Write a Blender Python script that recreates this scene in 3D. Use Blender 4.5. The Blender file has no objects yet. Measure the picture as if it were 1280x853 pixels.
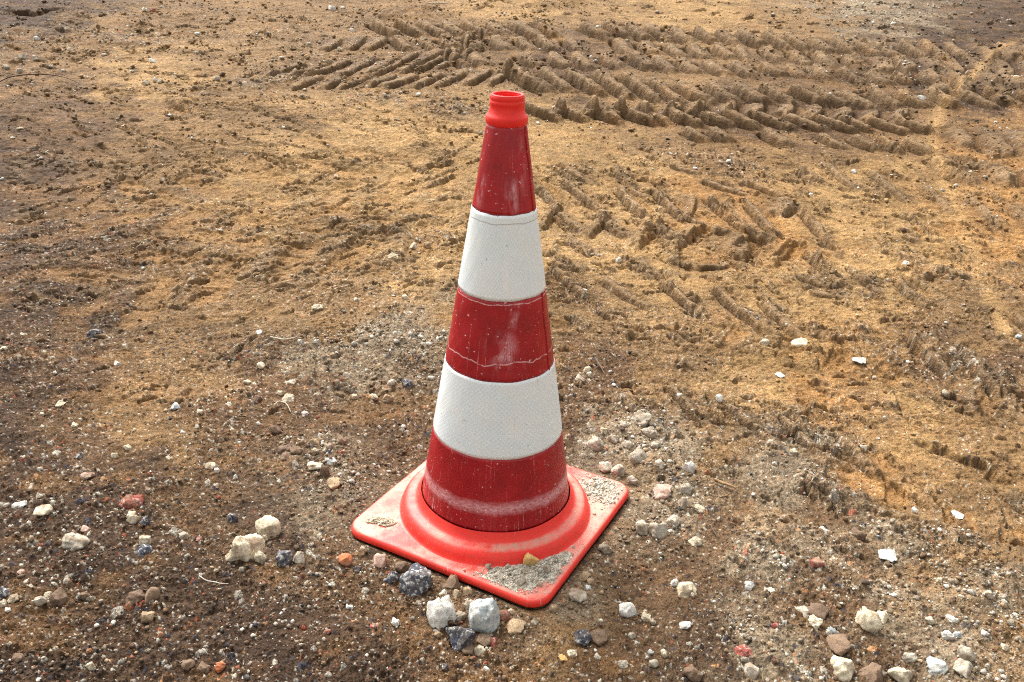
import bpy, bmesh, math, random
import numpy as np
from mathutils import Vector, Matrix

S = bpy.context.scene
COL = S.collection
R = math.radians
rng = np.random.default_rng(11)
random.seed(11)

# ------------------------------------------------------------------ camera, sky, sun, exposure
F_PX, CAM_H, CAM_D, PITCH, ROLL = 1114.5, 0.984, 1.346, 0.44125, 0.04314      # focal in pixels of a 1280 wide photo
cd = bpy.data.cameras.new('camera'); cam = bpy.data.objects.new('camera', cd); COL.objects.link(cam)
cd.sensor_width = 36.0; cd.lens = 36.0 * F_PX / 1280; cd.clip_start = 0.02; cd.clip_end = 1500
Fw = np.array([0, math.cos(PITCH), -math.sin(PITCH)]); Up = np.array([0, math.sin(PITCH), math.cos(PITCH)]); Rt = np.array([1., 0, 0])
R2 = math.cos(ROLL) * Rt + math.sin(ROLL) * Up; U2 = -math.sin(ROLL) * Rt + math.cos(ROLL) * Up
CAM = np.array([0, -CAM_D, CAM_H])
cam.matrix_world = Matrix(((R2[0], U2[0], -Fw[0], CAM[0]), (R2[1], U2[1], -Fw[1], CAM[1]), (R2[2], U2[2], -Fw[2], CAM[2]), (0, 0, 0, 1)))
S.camera = cam

SUN_EL, SUN_AZ = R(50), R(-30)        # azimuth from +Y towards +X: the light comes from beyond the cone, a little left
w = bpy.data.worlds.new('World'); S.world = w; w.use_nodes = True
nt = w.node_tree; bg = nt.nodes['Background']
sky = nt.nodes.new('ShaderNodeTexSky'); sky.sky_type = 'NISHITA'; sky.sun_disc = False
sky.sun_elevation = SUN_EL; sky.sun_rotation = SUN_AZ; sky.air_density = 1.0; sky.dust_density = 6.0; sky.ozone_density = 0.6
hs = nt.nodes.new('ShaderNodeHueSaturation'); hs.inputs['Saturation'].default_value = 0.10      # grey overcast sky
nt.links.new(sky.outputs[0], hs.inputs['Color']); nt.links.new(hs.outputs[0], bg.inputs['Color'])
bg.inputs['Strength'].default_value = 0.145
sd = bpy.data.lights.new('sun', 'SUN'); sun = bpy.data.objects.new('sun', sd); COL.objects.link(sun)
sd.energy = 1.5; sd.angle = R(18); sd.color = (1.0, 0.96, 0.90)
sun_dir = Vector((math.cos(SUN_EL) * math.sin(SUN_AZ), math.cos(SUN_EL) * math.cos(SUN_AZ), math.sin(SUN_EL)))
sun.rotation_euler = sun_dir.to_track_quat('Z', 'Y').to_euler()
S.view_settings.view_transform = 'Standard'; S.view_settings.look = 'None'
S.view_settings.exposure = 1.24; S.view_settings.gamma = 1.0
S.render.engine = 'CYCLES'
S.cycles.use_denoising = False
S.cycles.max_bounces = 5; S.cycles.diffuse_bounces = 3
S.render.filter_size = 1.1
try: S.cycles.filter_width = 1.15
except Exception: pass

# ------------------------------------------------------------------ numeric helpers
def terrain(x, y):
    """The lie of the land: level round the cone, then rising gently away from the camera, level again far off."""
    k = np.clip((y - .45) / 1.5, 0, 1); rise = np.where(y < 1.95, .75 * k * k, y - 1.2)
    rise = np.where(y > 12, 10.8 + 4 * (1 - np.exp(-(y - 12) / 4)), rise)
    return .115 * rise
def ray_ground(px, py, z=0.0):
    px = np.asarray(px, float); py = np.asarray(py, float)
    d = Fw[None, :] * F_PX + R2[None, :] * (px.reshape(-1, 1) - 640) - U2[None, :] * (py.reshape(-1, 1) - 426.5)
    z = np.asarray(z, float).reshape(-1) + np.zeros(len(d)); lo = np.zeros(len(d)); hi = np.full(len(d), .05)
    f = lambda t: CAM[2] + d[:, 2] * t - z - terrain(CAM[0] + d[:, 0] * t, CAM[1] + d[:, 1] * t)
    hi = (14.0 - CAM[1]) / d[:, 1]
    for _ in range(40):
        mid = (lo + hi) / 2; up = f(mid) > 0; lo = np.where(up, mid, lo); hi = np.where(up, hi, mid)
    return CAM[None, :] + d * lo[:, None]

PT = [np.random.default_rng(100 + k).random((256, 256)) for k in range(6)]
def tab(k, i, j, s):
    return PT[k][(i * 1 + s * 37) & 255, (j + s * 91) & 255]
GC = np.cos(PT[0] * 6.2831853).astype(np.float32).ravel(); GS = np.sin(PT[0] * 6.2831853).astype(np.float32).ravel()
def gnoise(x, y, s):
    a = 0.6 + s * 1.7; ca, sa = math.cos(a), math.sin(a)
    x, y = x * ca - y * sa + s * 3.31, x * sa + y * ca - s * 7.7
    fi = np.floor(x); fj = np.floor(y); fx = (x - fi).astype(np.float32); fy = (y - fj).astype(np.float32)
    i = fi.astype(np.int32) + s * 37; j = fj.astype(np.int32) + s * 91
    i0 = (i & 255) << 8; i1 = ((i + 1) & 255) << 8; j0 = j & 255; j1 = (j + 1) & 255
    def g(ii, jj, dx, dy):
        k = ii | jj; return GC[k] * dx + GS[k] * dy
    u = fx * fx * fx * (fx * (fx * 6 - 15) + 10); v = fy * fy * fy * (fy * (fy * 6 - 15) + 10)
    a0 = g(i0, j0, fx, fy); b0 = g(i1, j0, fx - 1, fy); a1 = g(i0, j1, fx, fy - 1); b1 = g(i1, j1, fx - 1, fy - 1)
    t0 = a0 + u * (b0 - a0); t1 = a1 + u * (b1 - a1)
    return (t0 + v * (t1 - t0)) * 1.5
def fbm(x, y, s, n=4, g=0.5):
    o = 0; a = 1; f = 1
    for k in range(n):
        o = o + a * gnoise(x * f, y * f, s + k * 5); a *= g; f *= 2.03
    return o
def sstep(a, b, x):
    t = np.clip((x - a) / (b - a), 0, 1); return t * t * (3 - 2 * t)
def domes(x, y, cell, s, prob, rmin, rmax, aniso=0.25):
    """Rounded lumps scattered one to a cell: height (m) and the lump's random id (0 where none)."""
    X = x / cell; Y = y / cell
    i0 = np.floor(X).astype(np.int64); j0 = np.floor(Y).astype(np.int64)
    best = np.zeros_like(X); idd = np.zeros_like(X)
    for di in (-1, 0, 1):
        for dj in (-1, 0, 1):
            i = i0 + di; j = j0 + dj
            cx = i + .5 + (tab(1, i, j, s) - .5) * .8; cy = j + .5 + (tab(2, i, j, s) - .5) * .8
            h3 = tab(3, i, j, s); h4 = tab(4, i, j, s)
            rad = np.where(h3 < prob, rmin + (rmax - rmin) * h4 ** 2, 0)
            dx = X - cx; dy = Y - cy
            an = tab(5, i, j, s) * 6.28; c = np.cos(an); q = np.sin(an)
            dd = (dx * c + dy * q) ** 2 * (1 + aniso) ** 2 + (-dx * q + dy * c) ** 2 / (1 + aniso)
            k = np.sqrt(np.maximum(rad * rad - dd, 0)) 
            k = np.minimum(k, rad * .72)
            m = k > best
            best = np.where(m, k, best); idd = np.where(m, h4 * .5 + h3 / max(prob, 1e-6) * .5, idd)
    return best * cell, idd

def catmull(pts, n=14):
    P = np.array(pts, float); P = np.vstack([2 * P[0] - P[1], P, 2 * P[-1] - P[-2]]); out = []
    for i in range(1, len(P) - 2):
        for t in np.linspace(0, 1, n, endpoint=False):
            out.append(.5 * ((2 * P[i]) + (-P[i - 1] + P[i + 1]) * t + (2 * P[i - 1] - 5 * P[i] + 4 * P[i + 1] - P[i + 2]) * t * t + (-P[i - 1] + 3 * P[i] - 3 * P[i + 1] + P[i + 2]) * t ** 3))
    out.append(P[-2]); return np.array(out)
def px_path(pts):
    P = np.array(pts, float); return ray_ground(P[:, 0], P[:, 1])[:, :2]
def path_coords(x, y, line, reach):
    """Distance along (s), signed distance across (t) for points within reach of a polyline; also the index array of those points."""
    lo = line.min(0) - reach; hi = line.max(0) + reach
    idx = np.nonzero((x > lo[0]) & (x < hi[0]) & (y > lo[1]) & (y < hi[1]))[0]
    X = x[idx]; Y = y[idx]
    bd = np.full(X.shape, 1e9); bs = np.zeros_like(X); bt = np.zeros_like(X); s0 = 0
    for a, b in zip(line[:-1], line[1:]):
        d = b - a; L = np.hypot(*d) + 1e-9; ux, uy = d / L
        u = np.clip((X - a[0]) * ux + (Y - a[1]) * uy, 0, L)
        ex = X - a[0] - ux * u; ey = Y - a[1] - uy * u; dd = ex * ex + ey * ey
        m = dd < bd; bd = np.where(m, dd, bd); bs = np.where(m, s0 + u, bs)
        bt = np.where(m, np.sqrt(dd) * np.sign(-ex * uy + ey * ux), bt); s0 += L
    k = np.sqrt(bd) < reach
    return idx[k], bs[k], bt[k], s0

# ------------------------------------------------------------------ the ground as a height function
def srgb(r, g, b):
    f = lambda c: (c / 255 / 12.92) if c <= 10 else ((c / 255 + .055) / 1.055) ** 2.4
    return np.array([f(r), f(g), f(b)])
YEL, TAN, BRN, DRK, GRY, ORA, UMB = (np.array(c) for c in (
    (.285, .172, .070), (.180, .106, .046), (.100, .056, .027), (.046, .027, .016), (.20, .150, .095), (.28, .145, .050), (.062, .036, .020)))
# kinds of soil at places of the site: (px, py, colour, crumbliness, flakiness)
SOIL = [
 (20,20,UMB,.6,.5),(120,60,TAN,.5,.6),(180,95,YEL,.1,.4),(300,20,TAN,.5,.6),(330,90,TAN,.5,.5),(500,20,TAN,.5,.6),(560,120,TAN,.7,.3),(430,60,TAN,.8,.4),
 (650,10,YEL,.3,.4),(700,30,TAN,.3,.4),(880,15,YEL,.2,.4),(1000,30,TAN,.4,.4),(1090,18,GRY,.9,.1),(1180,45,UMB,.5,.5),(1260,30,UMB,.5,.5),(1240,110,UMB,.5,.5),
 (20,180,UMB,.4,.5),(100,150,BRN,.3,.6),(200,160,TAN,.3,.8),(330,150,TAN,.2,.8),(450,160,YEL,.2,.7),(540,150,YEL,.2,.7),(480,250,YEL,.1,.6),(560,250,YEL,.1,.7),
 (330,240,YEL,.2,.7),(200,240,TAN,.3,.7),(80,240,BRN,.4,.5),(20,300,UMB,.5,.5),(150,310,BRN,.4,.8),(300,310,TAN,.3,.8),(430,310,TAN,.2,.8),(530,330,YEL,.2,.7),
 (60,380,UMB,.5,.4),(180,400,TAN,.4,.5),(300,380,TAN,.3,.5),(400,400,TAN,.4,.5),(480,390,TAN,.5,.5),(210,440,TAN,.4,.3),(190,520,TAN,.5,.3),(100,480,BRN,.6,.3),
 (20,470,UMB,.6,.3),(330,470,BRN,.7,.3),(420,440,GRY,.9,.1),(500,430,GRY,.9,.1),(400,520,BRN,.9,.1),(480,520,BRN,1.,.0),(500,580,BRN,1,.0),(300,540,BRN,.8,.1),
 (240,570,TAN,.7,.1),(120,560,BRN,.8,.1),(20,580,DRK,.8,.1),(60,650,UMB,.7,.1),(150,620,UMB,.8,.0),(260,620,BRN,.7,.0),(360,640,UMB,.6,.0),(400,620,GRY,.6,.0),
 (420,680,BRN,.7,.0),(200,700,UMB,.8,.0),(60,720,DRK,.9,.0),(30,800,DRK,.8,.0),(150,780,UMB,1.,.0),(280,760,UMB,1.,.0),(380,770,UMB,.9,.0),(330,840,DRK,.9,.0),
 (460,830,UMB,.8,.0),(480,760,BRN,.8,.0),(600,840,BRN,.8,.0),(540,800,UMB,.9,0),(700,800,TAN,.7,.0),(690,770,GRY,.7,0),(660,830,BRN,.8,0),(760,830,BRN,.7,.0),(780,720,BRN,.5,.0),(880,780,BRN,.4,.0),(850,700,BRN,.3,.0),
 (900,650,BRN,.3,.0),(820,600,GRY,.9,.0),(800,560,GRY,.9,.0),(850,640,GRY,.8,.0),(740,470,BRN,.8,.1),(720,540,BRN,.8,.0),(760,500,BRN,.6,.1),
 (720,210,YEL,.1,.3),(720,300,YEL,.2,.3),(720,400,TAN,.2,.9),(800,450,TAN,.2,.9),(850,350,YEL,.1,.3),(900,400,TAN,.2,.8),(870,500,TAN,.2,.7),(900,560,TAN,.7,.2),
 (800,230,YEL,.2,.3),(900,260,ORA,.1,.3),(960,300,ORA,.1,.3),(1000,260,YEL,.1,.3),(1060,240,YEL,.1,.3),(1060,340,YEL,.3,.6),(1150,300,YEL,.1,.6),(1160,380,TAN,.2,.6),
 (1250,300,ORA,.3,.6),(1250,200,ORA,.4,.6),(1180,180,TAN,.3,.5),(1260,380,TAN,.3,.6),(1000,380,YEL,.1,.7),(960,460,YEL,.1,.7),(1050,480,ORA,.2,.5),(1200,460,BRN,.5,.4),
 (1250,540,TAN,.2,.6),(1150,540,YEL,.2,.5),(1040,540,TAN,.5,.3),(980,560,GRY,.7,.2),(1100,600,ORA,.1,.5),(1200,640,TAN,.2,.5),(1260,620,TAN,.3,.5),(1000,620,GRY,.6,.3),
 (1060,650,BRN,.3,.4),(960,680,GRY,.6,.1),(930,730,BRN,.3,.1),(1020,740,BRN,.6,.3),(1130,700,TAN,.5,.4),(1220,700,TAN,.5,.4),(1110,680,GRY,.7,.2),(1100,740,GRY,.9,.1),
 (1230,745,GRY,1,.0),(1180,780,GRY,1,.0),(1060,810,BRN,.7,.1),(940,800,GRY,.6,.0),(980,840,GRY,.8,.0),(900,830,UMB,.5,.0),(1200,830,GRY,1,.0),(1270,800,TAN,.7,.2),(1130,800,BRN,.7,.2),
 (850,80,TAN,.3,.3),(720,80,BRN,.3,.3),(950,150,BRN,.4,.3),(800,150,TAN,.3,.3),(1050,150,BRN,.4,.3),(700,170,YEL,.2,.6),(850,200,TAN,.4,.6),(950,210,TAN,.5,.5)]
_sp = ray_ground([s[0] for s in SOIL], [s[1] for s in SOIL])[:, :2]
def warp_uv(x, y):                                   # sites are known less densely with distance: compress range
    dx = x - CAM[0]; dy = y - CAM[1]; r = np.hypot(dx, dy) + 1e-6
    return np.arctan2(dx, dy) * 2.2, np.log(r) * 1.25
_su, _sv = warp_uv(_sp[:, 0], _sp[:, 1])
def soil_field(x, y):
    u, v = warp_uv(x, y)
    u = u + .10 * fbm(x * 4.1, y * 4.1, 41, 5, .65); v = v + .10 * fbm(x * 4.1, y * 4.1, 47, 5, .65)
    W = np.full(x.shape, 1e-9); O = np.zeros(x.shape + (5,))
    base = np.array([*TAN, .4, .4]); O += 1e-9 * base
    for (su, sv, sdat) in zip(_su, _sv, SOIL):
        d2 = (u - su) ** 2 + (v - sv) ** 2
        wgt = 1.0 / (d2 + .0025) ** 1.8
        wgt = np.where(d2 < .35, wgt, 0)
        W += wgt; O += wgt[..., None] * np.array([*sdat[2], sdat[3], sdat[4]])
    return O / W[..., None]

# tyre tracks: (pixel path, half width, lug pitch, chevron slope, depth, strength at start/end, roughness)
TRACKS = [
 ([(-20,250),(120,262),(300,250),(450,225),(560,196)], .3, .24, .8, .010, .5, .5, 1),
 ([(-20,400),(120,360),(300,318),(470,288),(590,262)], .3, .22, .8, .013, .5, .7, 1)]
_tl = [catmull(px_path(t[0])) for t in TRACKS]

# bars of earth left standing between the tyre lugs, row by row: upper line of the row, lower line, how far a bar leans along
# the row (pixels), spacing, half width (m), height (m)
_r = np.random.default_rng(77)
BARS = []          # x0, y0, x1, y1, half width, height, colour code (0 none, 1 brown crumb, 2 orange pad)
def bar_row(top, bot, lean, gap, hw, hh, x0, x1, code=1, jit=3., skip=.06, curve=0):
    tx, ty = np.array(top, float).T; bx, by = np.array(bot, float).T; x = x0
    while x < x1:
        if _r.random() > skip:
            xa = x + _r.uniform(-jit, jit); xb = xa + lean * _r.uniform(.8, 1.2)
            ya = np.interp(xa, tx, ty) + _r.uniform(-1, 1); yb = np.interp(xb, bx, by) + _r.uniform(-1, 1)
            P = ray_ground([xa, xb], [ya, yb])
            BARS.append((*P[0, :2], *P[1, :2], hw * _r.uniform(.8, 1.25), hh * _r.uniform(.7, 1.2), code))
        x += gap * _r.uniform(.92, 1.08)
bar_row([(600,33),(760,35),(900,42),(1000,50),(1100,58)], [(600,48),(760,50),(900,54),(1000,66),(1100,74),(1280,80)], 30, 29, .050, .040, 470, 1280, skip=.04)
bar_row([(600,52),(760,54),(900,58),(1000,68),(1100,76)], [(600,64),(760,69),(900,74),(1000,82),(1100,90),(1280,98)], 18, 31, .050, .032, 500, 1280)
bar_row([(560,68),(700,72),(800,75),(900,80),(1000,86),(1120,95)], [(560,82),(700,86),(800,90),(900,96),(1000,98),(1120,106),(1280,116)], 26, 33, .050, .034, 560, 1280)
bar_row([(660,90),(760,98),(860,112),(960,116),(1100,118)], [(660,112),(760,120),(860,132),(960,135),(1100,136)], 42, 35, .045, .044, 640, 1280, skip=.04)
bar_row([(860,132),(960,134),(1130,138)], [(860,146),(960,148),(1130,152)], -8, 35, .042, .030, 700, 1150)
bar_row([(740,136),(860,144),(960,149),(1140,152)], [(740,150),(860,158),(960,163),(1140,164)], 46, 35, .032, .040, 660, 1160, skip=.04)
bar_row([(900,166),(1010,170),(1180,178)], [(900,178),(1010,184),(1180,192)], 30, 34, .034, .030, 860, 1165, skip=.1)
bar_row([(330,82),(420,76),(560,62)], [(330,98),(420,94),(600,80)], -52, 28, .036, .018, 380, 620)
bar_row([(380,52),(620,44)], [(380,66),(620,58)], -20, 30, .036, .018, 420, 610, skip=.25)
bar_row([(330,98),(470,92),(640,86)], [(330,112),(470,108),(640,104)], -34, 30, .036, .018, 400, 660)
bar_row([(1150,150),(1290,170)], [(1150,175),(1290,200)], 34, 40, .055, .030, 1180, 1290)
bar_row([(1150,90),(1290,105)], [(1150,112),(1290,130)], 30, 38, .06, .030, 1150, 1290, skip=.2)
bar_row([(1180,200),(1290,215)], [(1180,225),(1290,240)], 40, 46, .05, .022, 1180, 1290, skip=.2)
# the herringbone right of the cone: arms meeting in a point, pressed pads between them
MID = [(640,243),(700,254),(800,272),(900,285),(1000,303),(1100,330),(1280,372)]
up = [(a, b - 32) for a, b in MID]; dn = [(a, b + 36) for a, b in MID]
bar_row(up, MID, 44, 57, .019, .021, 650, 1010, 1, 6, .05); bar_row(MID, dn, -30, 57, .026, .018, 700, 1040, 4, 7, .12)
bar_row([(a, b + 3) for a, b in MID], [(a, b + 27) for a, b in MID], -24, 57, .030, -.018, 728, 1060, 2, 4, .1)
bar_row([(a, b - 26) for a, b in MID], [(a, b - 5) for a, b in MID], 30, 57, .022, -.010, 672, 1020, 2, 4, .2)
MID2 = [(640,362),(740,380),(880,400),(1000,422),(1110,448),(1200,474),(1290,504)]
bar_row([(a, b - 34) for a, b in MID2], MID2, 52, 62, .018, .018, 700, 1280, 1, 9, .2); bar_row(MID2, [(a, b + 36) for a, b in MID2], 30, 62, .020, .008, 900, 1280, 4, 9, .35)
bar_row([(a, b + 3) for a, b in MID2], [(a, b + 30) for a, b in MID2], -14, 62, .026, -.010, 930, 1280, 2, 6, .2)
MID3 = [(830,520),(930,545),(1020,572),(1110,602),(1200,632),(1300,664)]
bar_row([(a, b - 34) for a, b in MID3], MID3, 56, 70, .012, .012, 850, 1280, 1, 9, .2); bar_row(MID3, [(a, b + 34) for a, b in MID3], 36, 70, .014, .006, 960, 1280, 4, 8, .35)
bar_row([(a, b + 4) for a, b in MID3], [(a, b + 30) for a, b in MID3], 2, 70, .024, -.008, 980, 1280, 2, 6, .2)
MID4 = [(1000,345),(1100,372),(1200,402),(1290,432)]
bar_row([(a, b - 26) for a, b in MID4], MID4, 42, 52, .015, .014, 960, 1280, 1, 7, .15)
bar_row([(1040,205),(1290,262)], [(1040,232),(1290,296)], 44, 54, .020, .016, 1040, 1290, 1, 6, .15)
def px_bars(L):
    for x0, y0, x1, y1, hw, hh, code in L:
        P = ray_ground([x0, x1], [y0, y1]); BARS.append((*P[0, :2], *P[1, :2], hw, hh, code))
# the chevron print beyond the cone and other single crests (thin) and pressed pads (negative)
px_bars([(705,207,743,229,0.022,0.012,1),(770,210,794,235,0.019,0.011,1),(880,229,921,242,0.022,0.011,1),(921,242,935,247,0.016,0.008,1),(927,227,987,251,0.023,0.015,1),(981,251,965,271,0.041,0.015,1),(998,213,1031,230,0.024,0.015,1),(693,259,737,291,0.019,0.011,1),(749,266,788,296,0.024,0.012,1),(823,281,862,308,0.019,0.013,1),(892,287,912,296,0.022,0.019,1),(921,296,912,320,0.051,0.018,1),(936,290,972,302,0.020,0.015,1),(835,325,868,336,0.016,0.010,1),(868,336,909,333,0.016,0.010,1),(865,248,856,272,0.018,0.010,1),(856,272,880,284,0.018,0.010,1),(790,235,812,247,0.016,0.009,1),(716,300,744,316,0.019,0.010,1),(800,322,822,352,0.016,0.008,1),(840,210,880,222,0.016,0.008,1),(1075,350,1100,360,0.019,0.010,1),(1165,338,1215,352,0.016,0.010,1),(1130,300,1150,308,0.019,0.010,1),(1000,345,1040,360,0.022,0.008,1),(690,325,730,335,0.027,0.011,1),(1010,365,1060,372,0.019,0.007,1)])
# short scrape crests and torn flakes, strewn with the direction that holds in each part of the site
def scrapes(n, x0, x1, y0, y1, ang, spread, lo=8, hi=34, hwk=1., hk=1.):
    for _ in range(n):
        px = _r.uniform(x0, x1); py = _r.uniform(y0, y1); L_ = _r.uniform(lo, hi) * (1 if py > 200 else .8); a_ = ang + _r.normal(0, spread)
        P = ray_ground([px, px + L_ * math.cos(a_)], [py, py + L_ * math.sin(a_)])
        if np.hypot(*(P[1, :2] - P[0, :2])) > .45: continue
        BARS.append((*P[0, :2], *P[1, :2], _r.uniform(.005, .012) * hwk * (1 + P[0, 1] * .10), _r.uniform(.003, .0085) * hk * (1 + max(P[0, 1], 0) * .14), 3))
scrapes(330, 670, 1280, 180, 345, .50, .25); scrapes(190, 660, 1280, 345, 520, .42, .3); scrapes(110, 820, 1280, 480, 700, .55, .3, hwk=.7)
scrapes(170, 0, 600, 120, 210, .25, .22, 10, 44, .8, .65); scrapes(330, 0, 600, 200, 370, -.20, .22, 10, 46, .8, .65); scrapes(90, 0, 500, 340, 520, -.3, .4, hwk=.7, hk=.7)
scrapes(110, 0, 420, 15, 120, .05, .25, 8, 26); scrapes(70, 560, 1280, 2, 40, .05, .2, 8, 26); scrapes(60, 1060, 1280, 30, 130, .3, .25)
BARS = np.array(BARS)

# single scarps, clod ridges and drifts (pixel path, half width m, height m, crumbly, gray)
RIDGES = [
 ([(1000,398),(1030,418),(1062,432)], .020, .022, 1, 0), ([(1062,398),(1085,425),(1115,447),(1145,468)], .020, .022, 1, .2),
 ([(1135,415),(1165,435),(1195,452),(1235,470),(1262,492)], .035, .032, 1, .5), ([(1240,455),(1258,482)], .018, .016, 1, 0),
 ([(920,395),(950,400),(975,412)], .022, .014, 1, .2),
 ([(1160,560),(1195,572),(1230,585),(1262,604)], .020, -.026, 0, 0), ([(1150,553),(1200,566),(1250,590)], .014, .012, 1, 0),
 ([(860,522),(930,535),(1010,560),(1085,588)], .008, -.010, 0, 0), ([(1085,588),(1120,610),(1165,640)], .009, -.014, 0, 0),
 ([(1140,600),(1170,625),(1180,640)], .008, -.012, 0, 0),
 ([(700,478),(740,482),(780,492)], .006, .006, 0, 0),
 ([(790,515),(800,545),(820,580),(850,600)], .045, .020, 1, .8), ([(835,660),(850,640),(870,620)], .03, .010, 1, .8),
 ([(945,560),(975,580),(1010,600),(1060,612)], .030, .014, 1, .6), ([(1010,600),(1060,625),(1090,640)], .022, .016, 1, .6),
 ([(935,655),(960,690),(980,718)], .018, .014, 1, .9), ([(960,650),(1000,665),(1040,690)], .022, .012, 1, .4),
 ([(925,792),(950,815),(985,838),(1030,860)], .020, .018, 1, .9),
 ([(1090,660),(1130,675),(1165,700)], .024, .020, 1, .8), ([(1170,665),(1210,680),(1240,700)], .024, .018, 1, .6),
 ([(1070,735),(1130,745),(1180,765),(1220,780)], .022, .014, 1, .9), ([(1190,735),(1230,750),(1262,770)], .028, .024, 1, .9),
 ([(1165,820),(1200,835),(1235,850)], .030, .018, 1, .9), ([(1225,710),(1255,725),(1290,740)], .022, .024, 1, .2),
 ([(400,545),(420,580),(440,610)], .035, .016, 1, .5), ([(430,425),(480,425),(545,430)], .05, .008, 1, .8), ([(470,480),(520,480),(550,470)], .04, .012, 1, .5),
 ([(475,300),(520,294),(570,298)], .045, .020, 1, 0), ([(690,352),(715,360)], .04, .016, 1, 0), ([(680,372),(740,380)], .03, .010, 1, 0),
 ([(150,38),(190,36),(222,42)], .06, .05, 1, 0), ([(0,16),(30,15),(60,19)], .10, -.12, 0, 0), ([(0,36),(60,40),(140,50),(230,52)], .08, .035, 1, .3),
 ([(420,30),(500,18),(560,26)], .12, .05, 1, 0), ([(430,125),(490,128),(560,135),(600,134)], .05, .02, 1, .4), ([(280,100),(320,108),(380,92)], .06, .022, 1, .6),
 ([(1060,20),(1110,14),(1150,8)], .22, .03, 1, 1), ([(600,18),(680,4),(760,8)], .15, .05, 0, 0),
 ([(820,200),(880,205),(950,212)], .06, .015, 1, .2), ([(1020,590),(1035,570),(1050,560)],.02,.012,1,.3),
 ([(1080,640),(1130,650),(1180,662)], .010, -.010, 0, 0)]
_rl = [catmull(px_path(r[0]), 8) for r in RIDGES]
# fine lines of dust: two faint pale wheel lines on the right
LINES = [[(1268,52),(1215,95),(1175,140),(1168,185),(1188,240),(1210,300),(1235,370),(1255,420)]]
_ll = [catmull(px_path(r)) for r in LINES]

CX, BASE_S, BASE_A = -0.0175, 0.19477, 0.30006 - math.pi / 4
def base_sd(x, y, s=BASE_S, rc=.035):
    dx = x - CX; c, q = math.cos(BASE_A), math.sin(BASE_A)
    u = np.abs(dx * c + y * q) - (s - rc); v = np.abs(-dx * q + y * c) - (s - rc)
    return np.hypot(np.maximum(u, 0), np.maximum(v, 0)) + np.minimum(np.maximum(u, v), 0) - rc

PALE = [np.array(c) for c in ((.60,.56,.46),(.50,.47,.40),(.66,.64,.57),(.38,.35,.29),(.55,.46,.33),(.45,.43,.40))]
CRUMB = [((.54,.50,.40),.018),((.40,.36,.29),.035),((.34,.10,.055),.008),((.035,.04,.055),.045),((.44,.22,.10),.006)]

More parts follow.
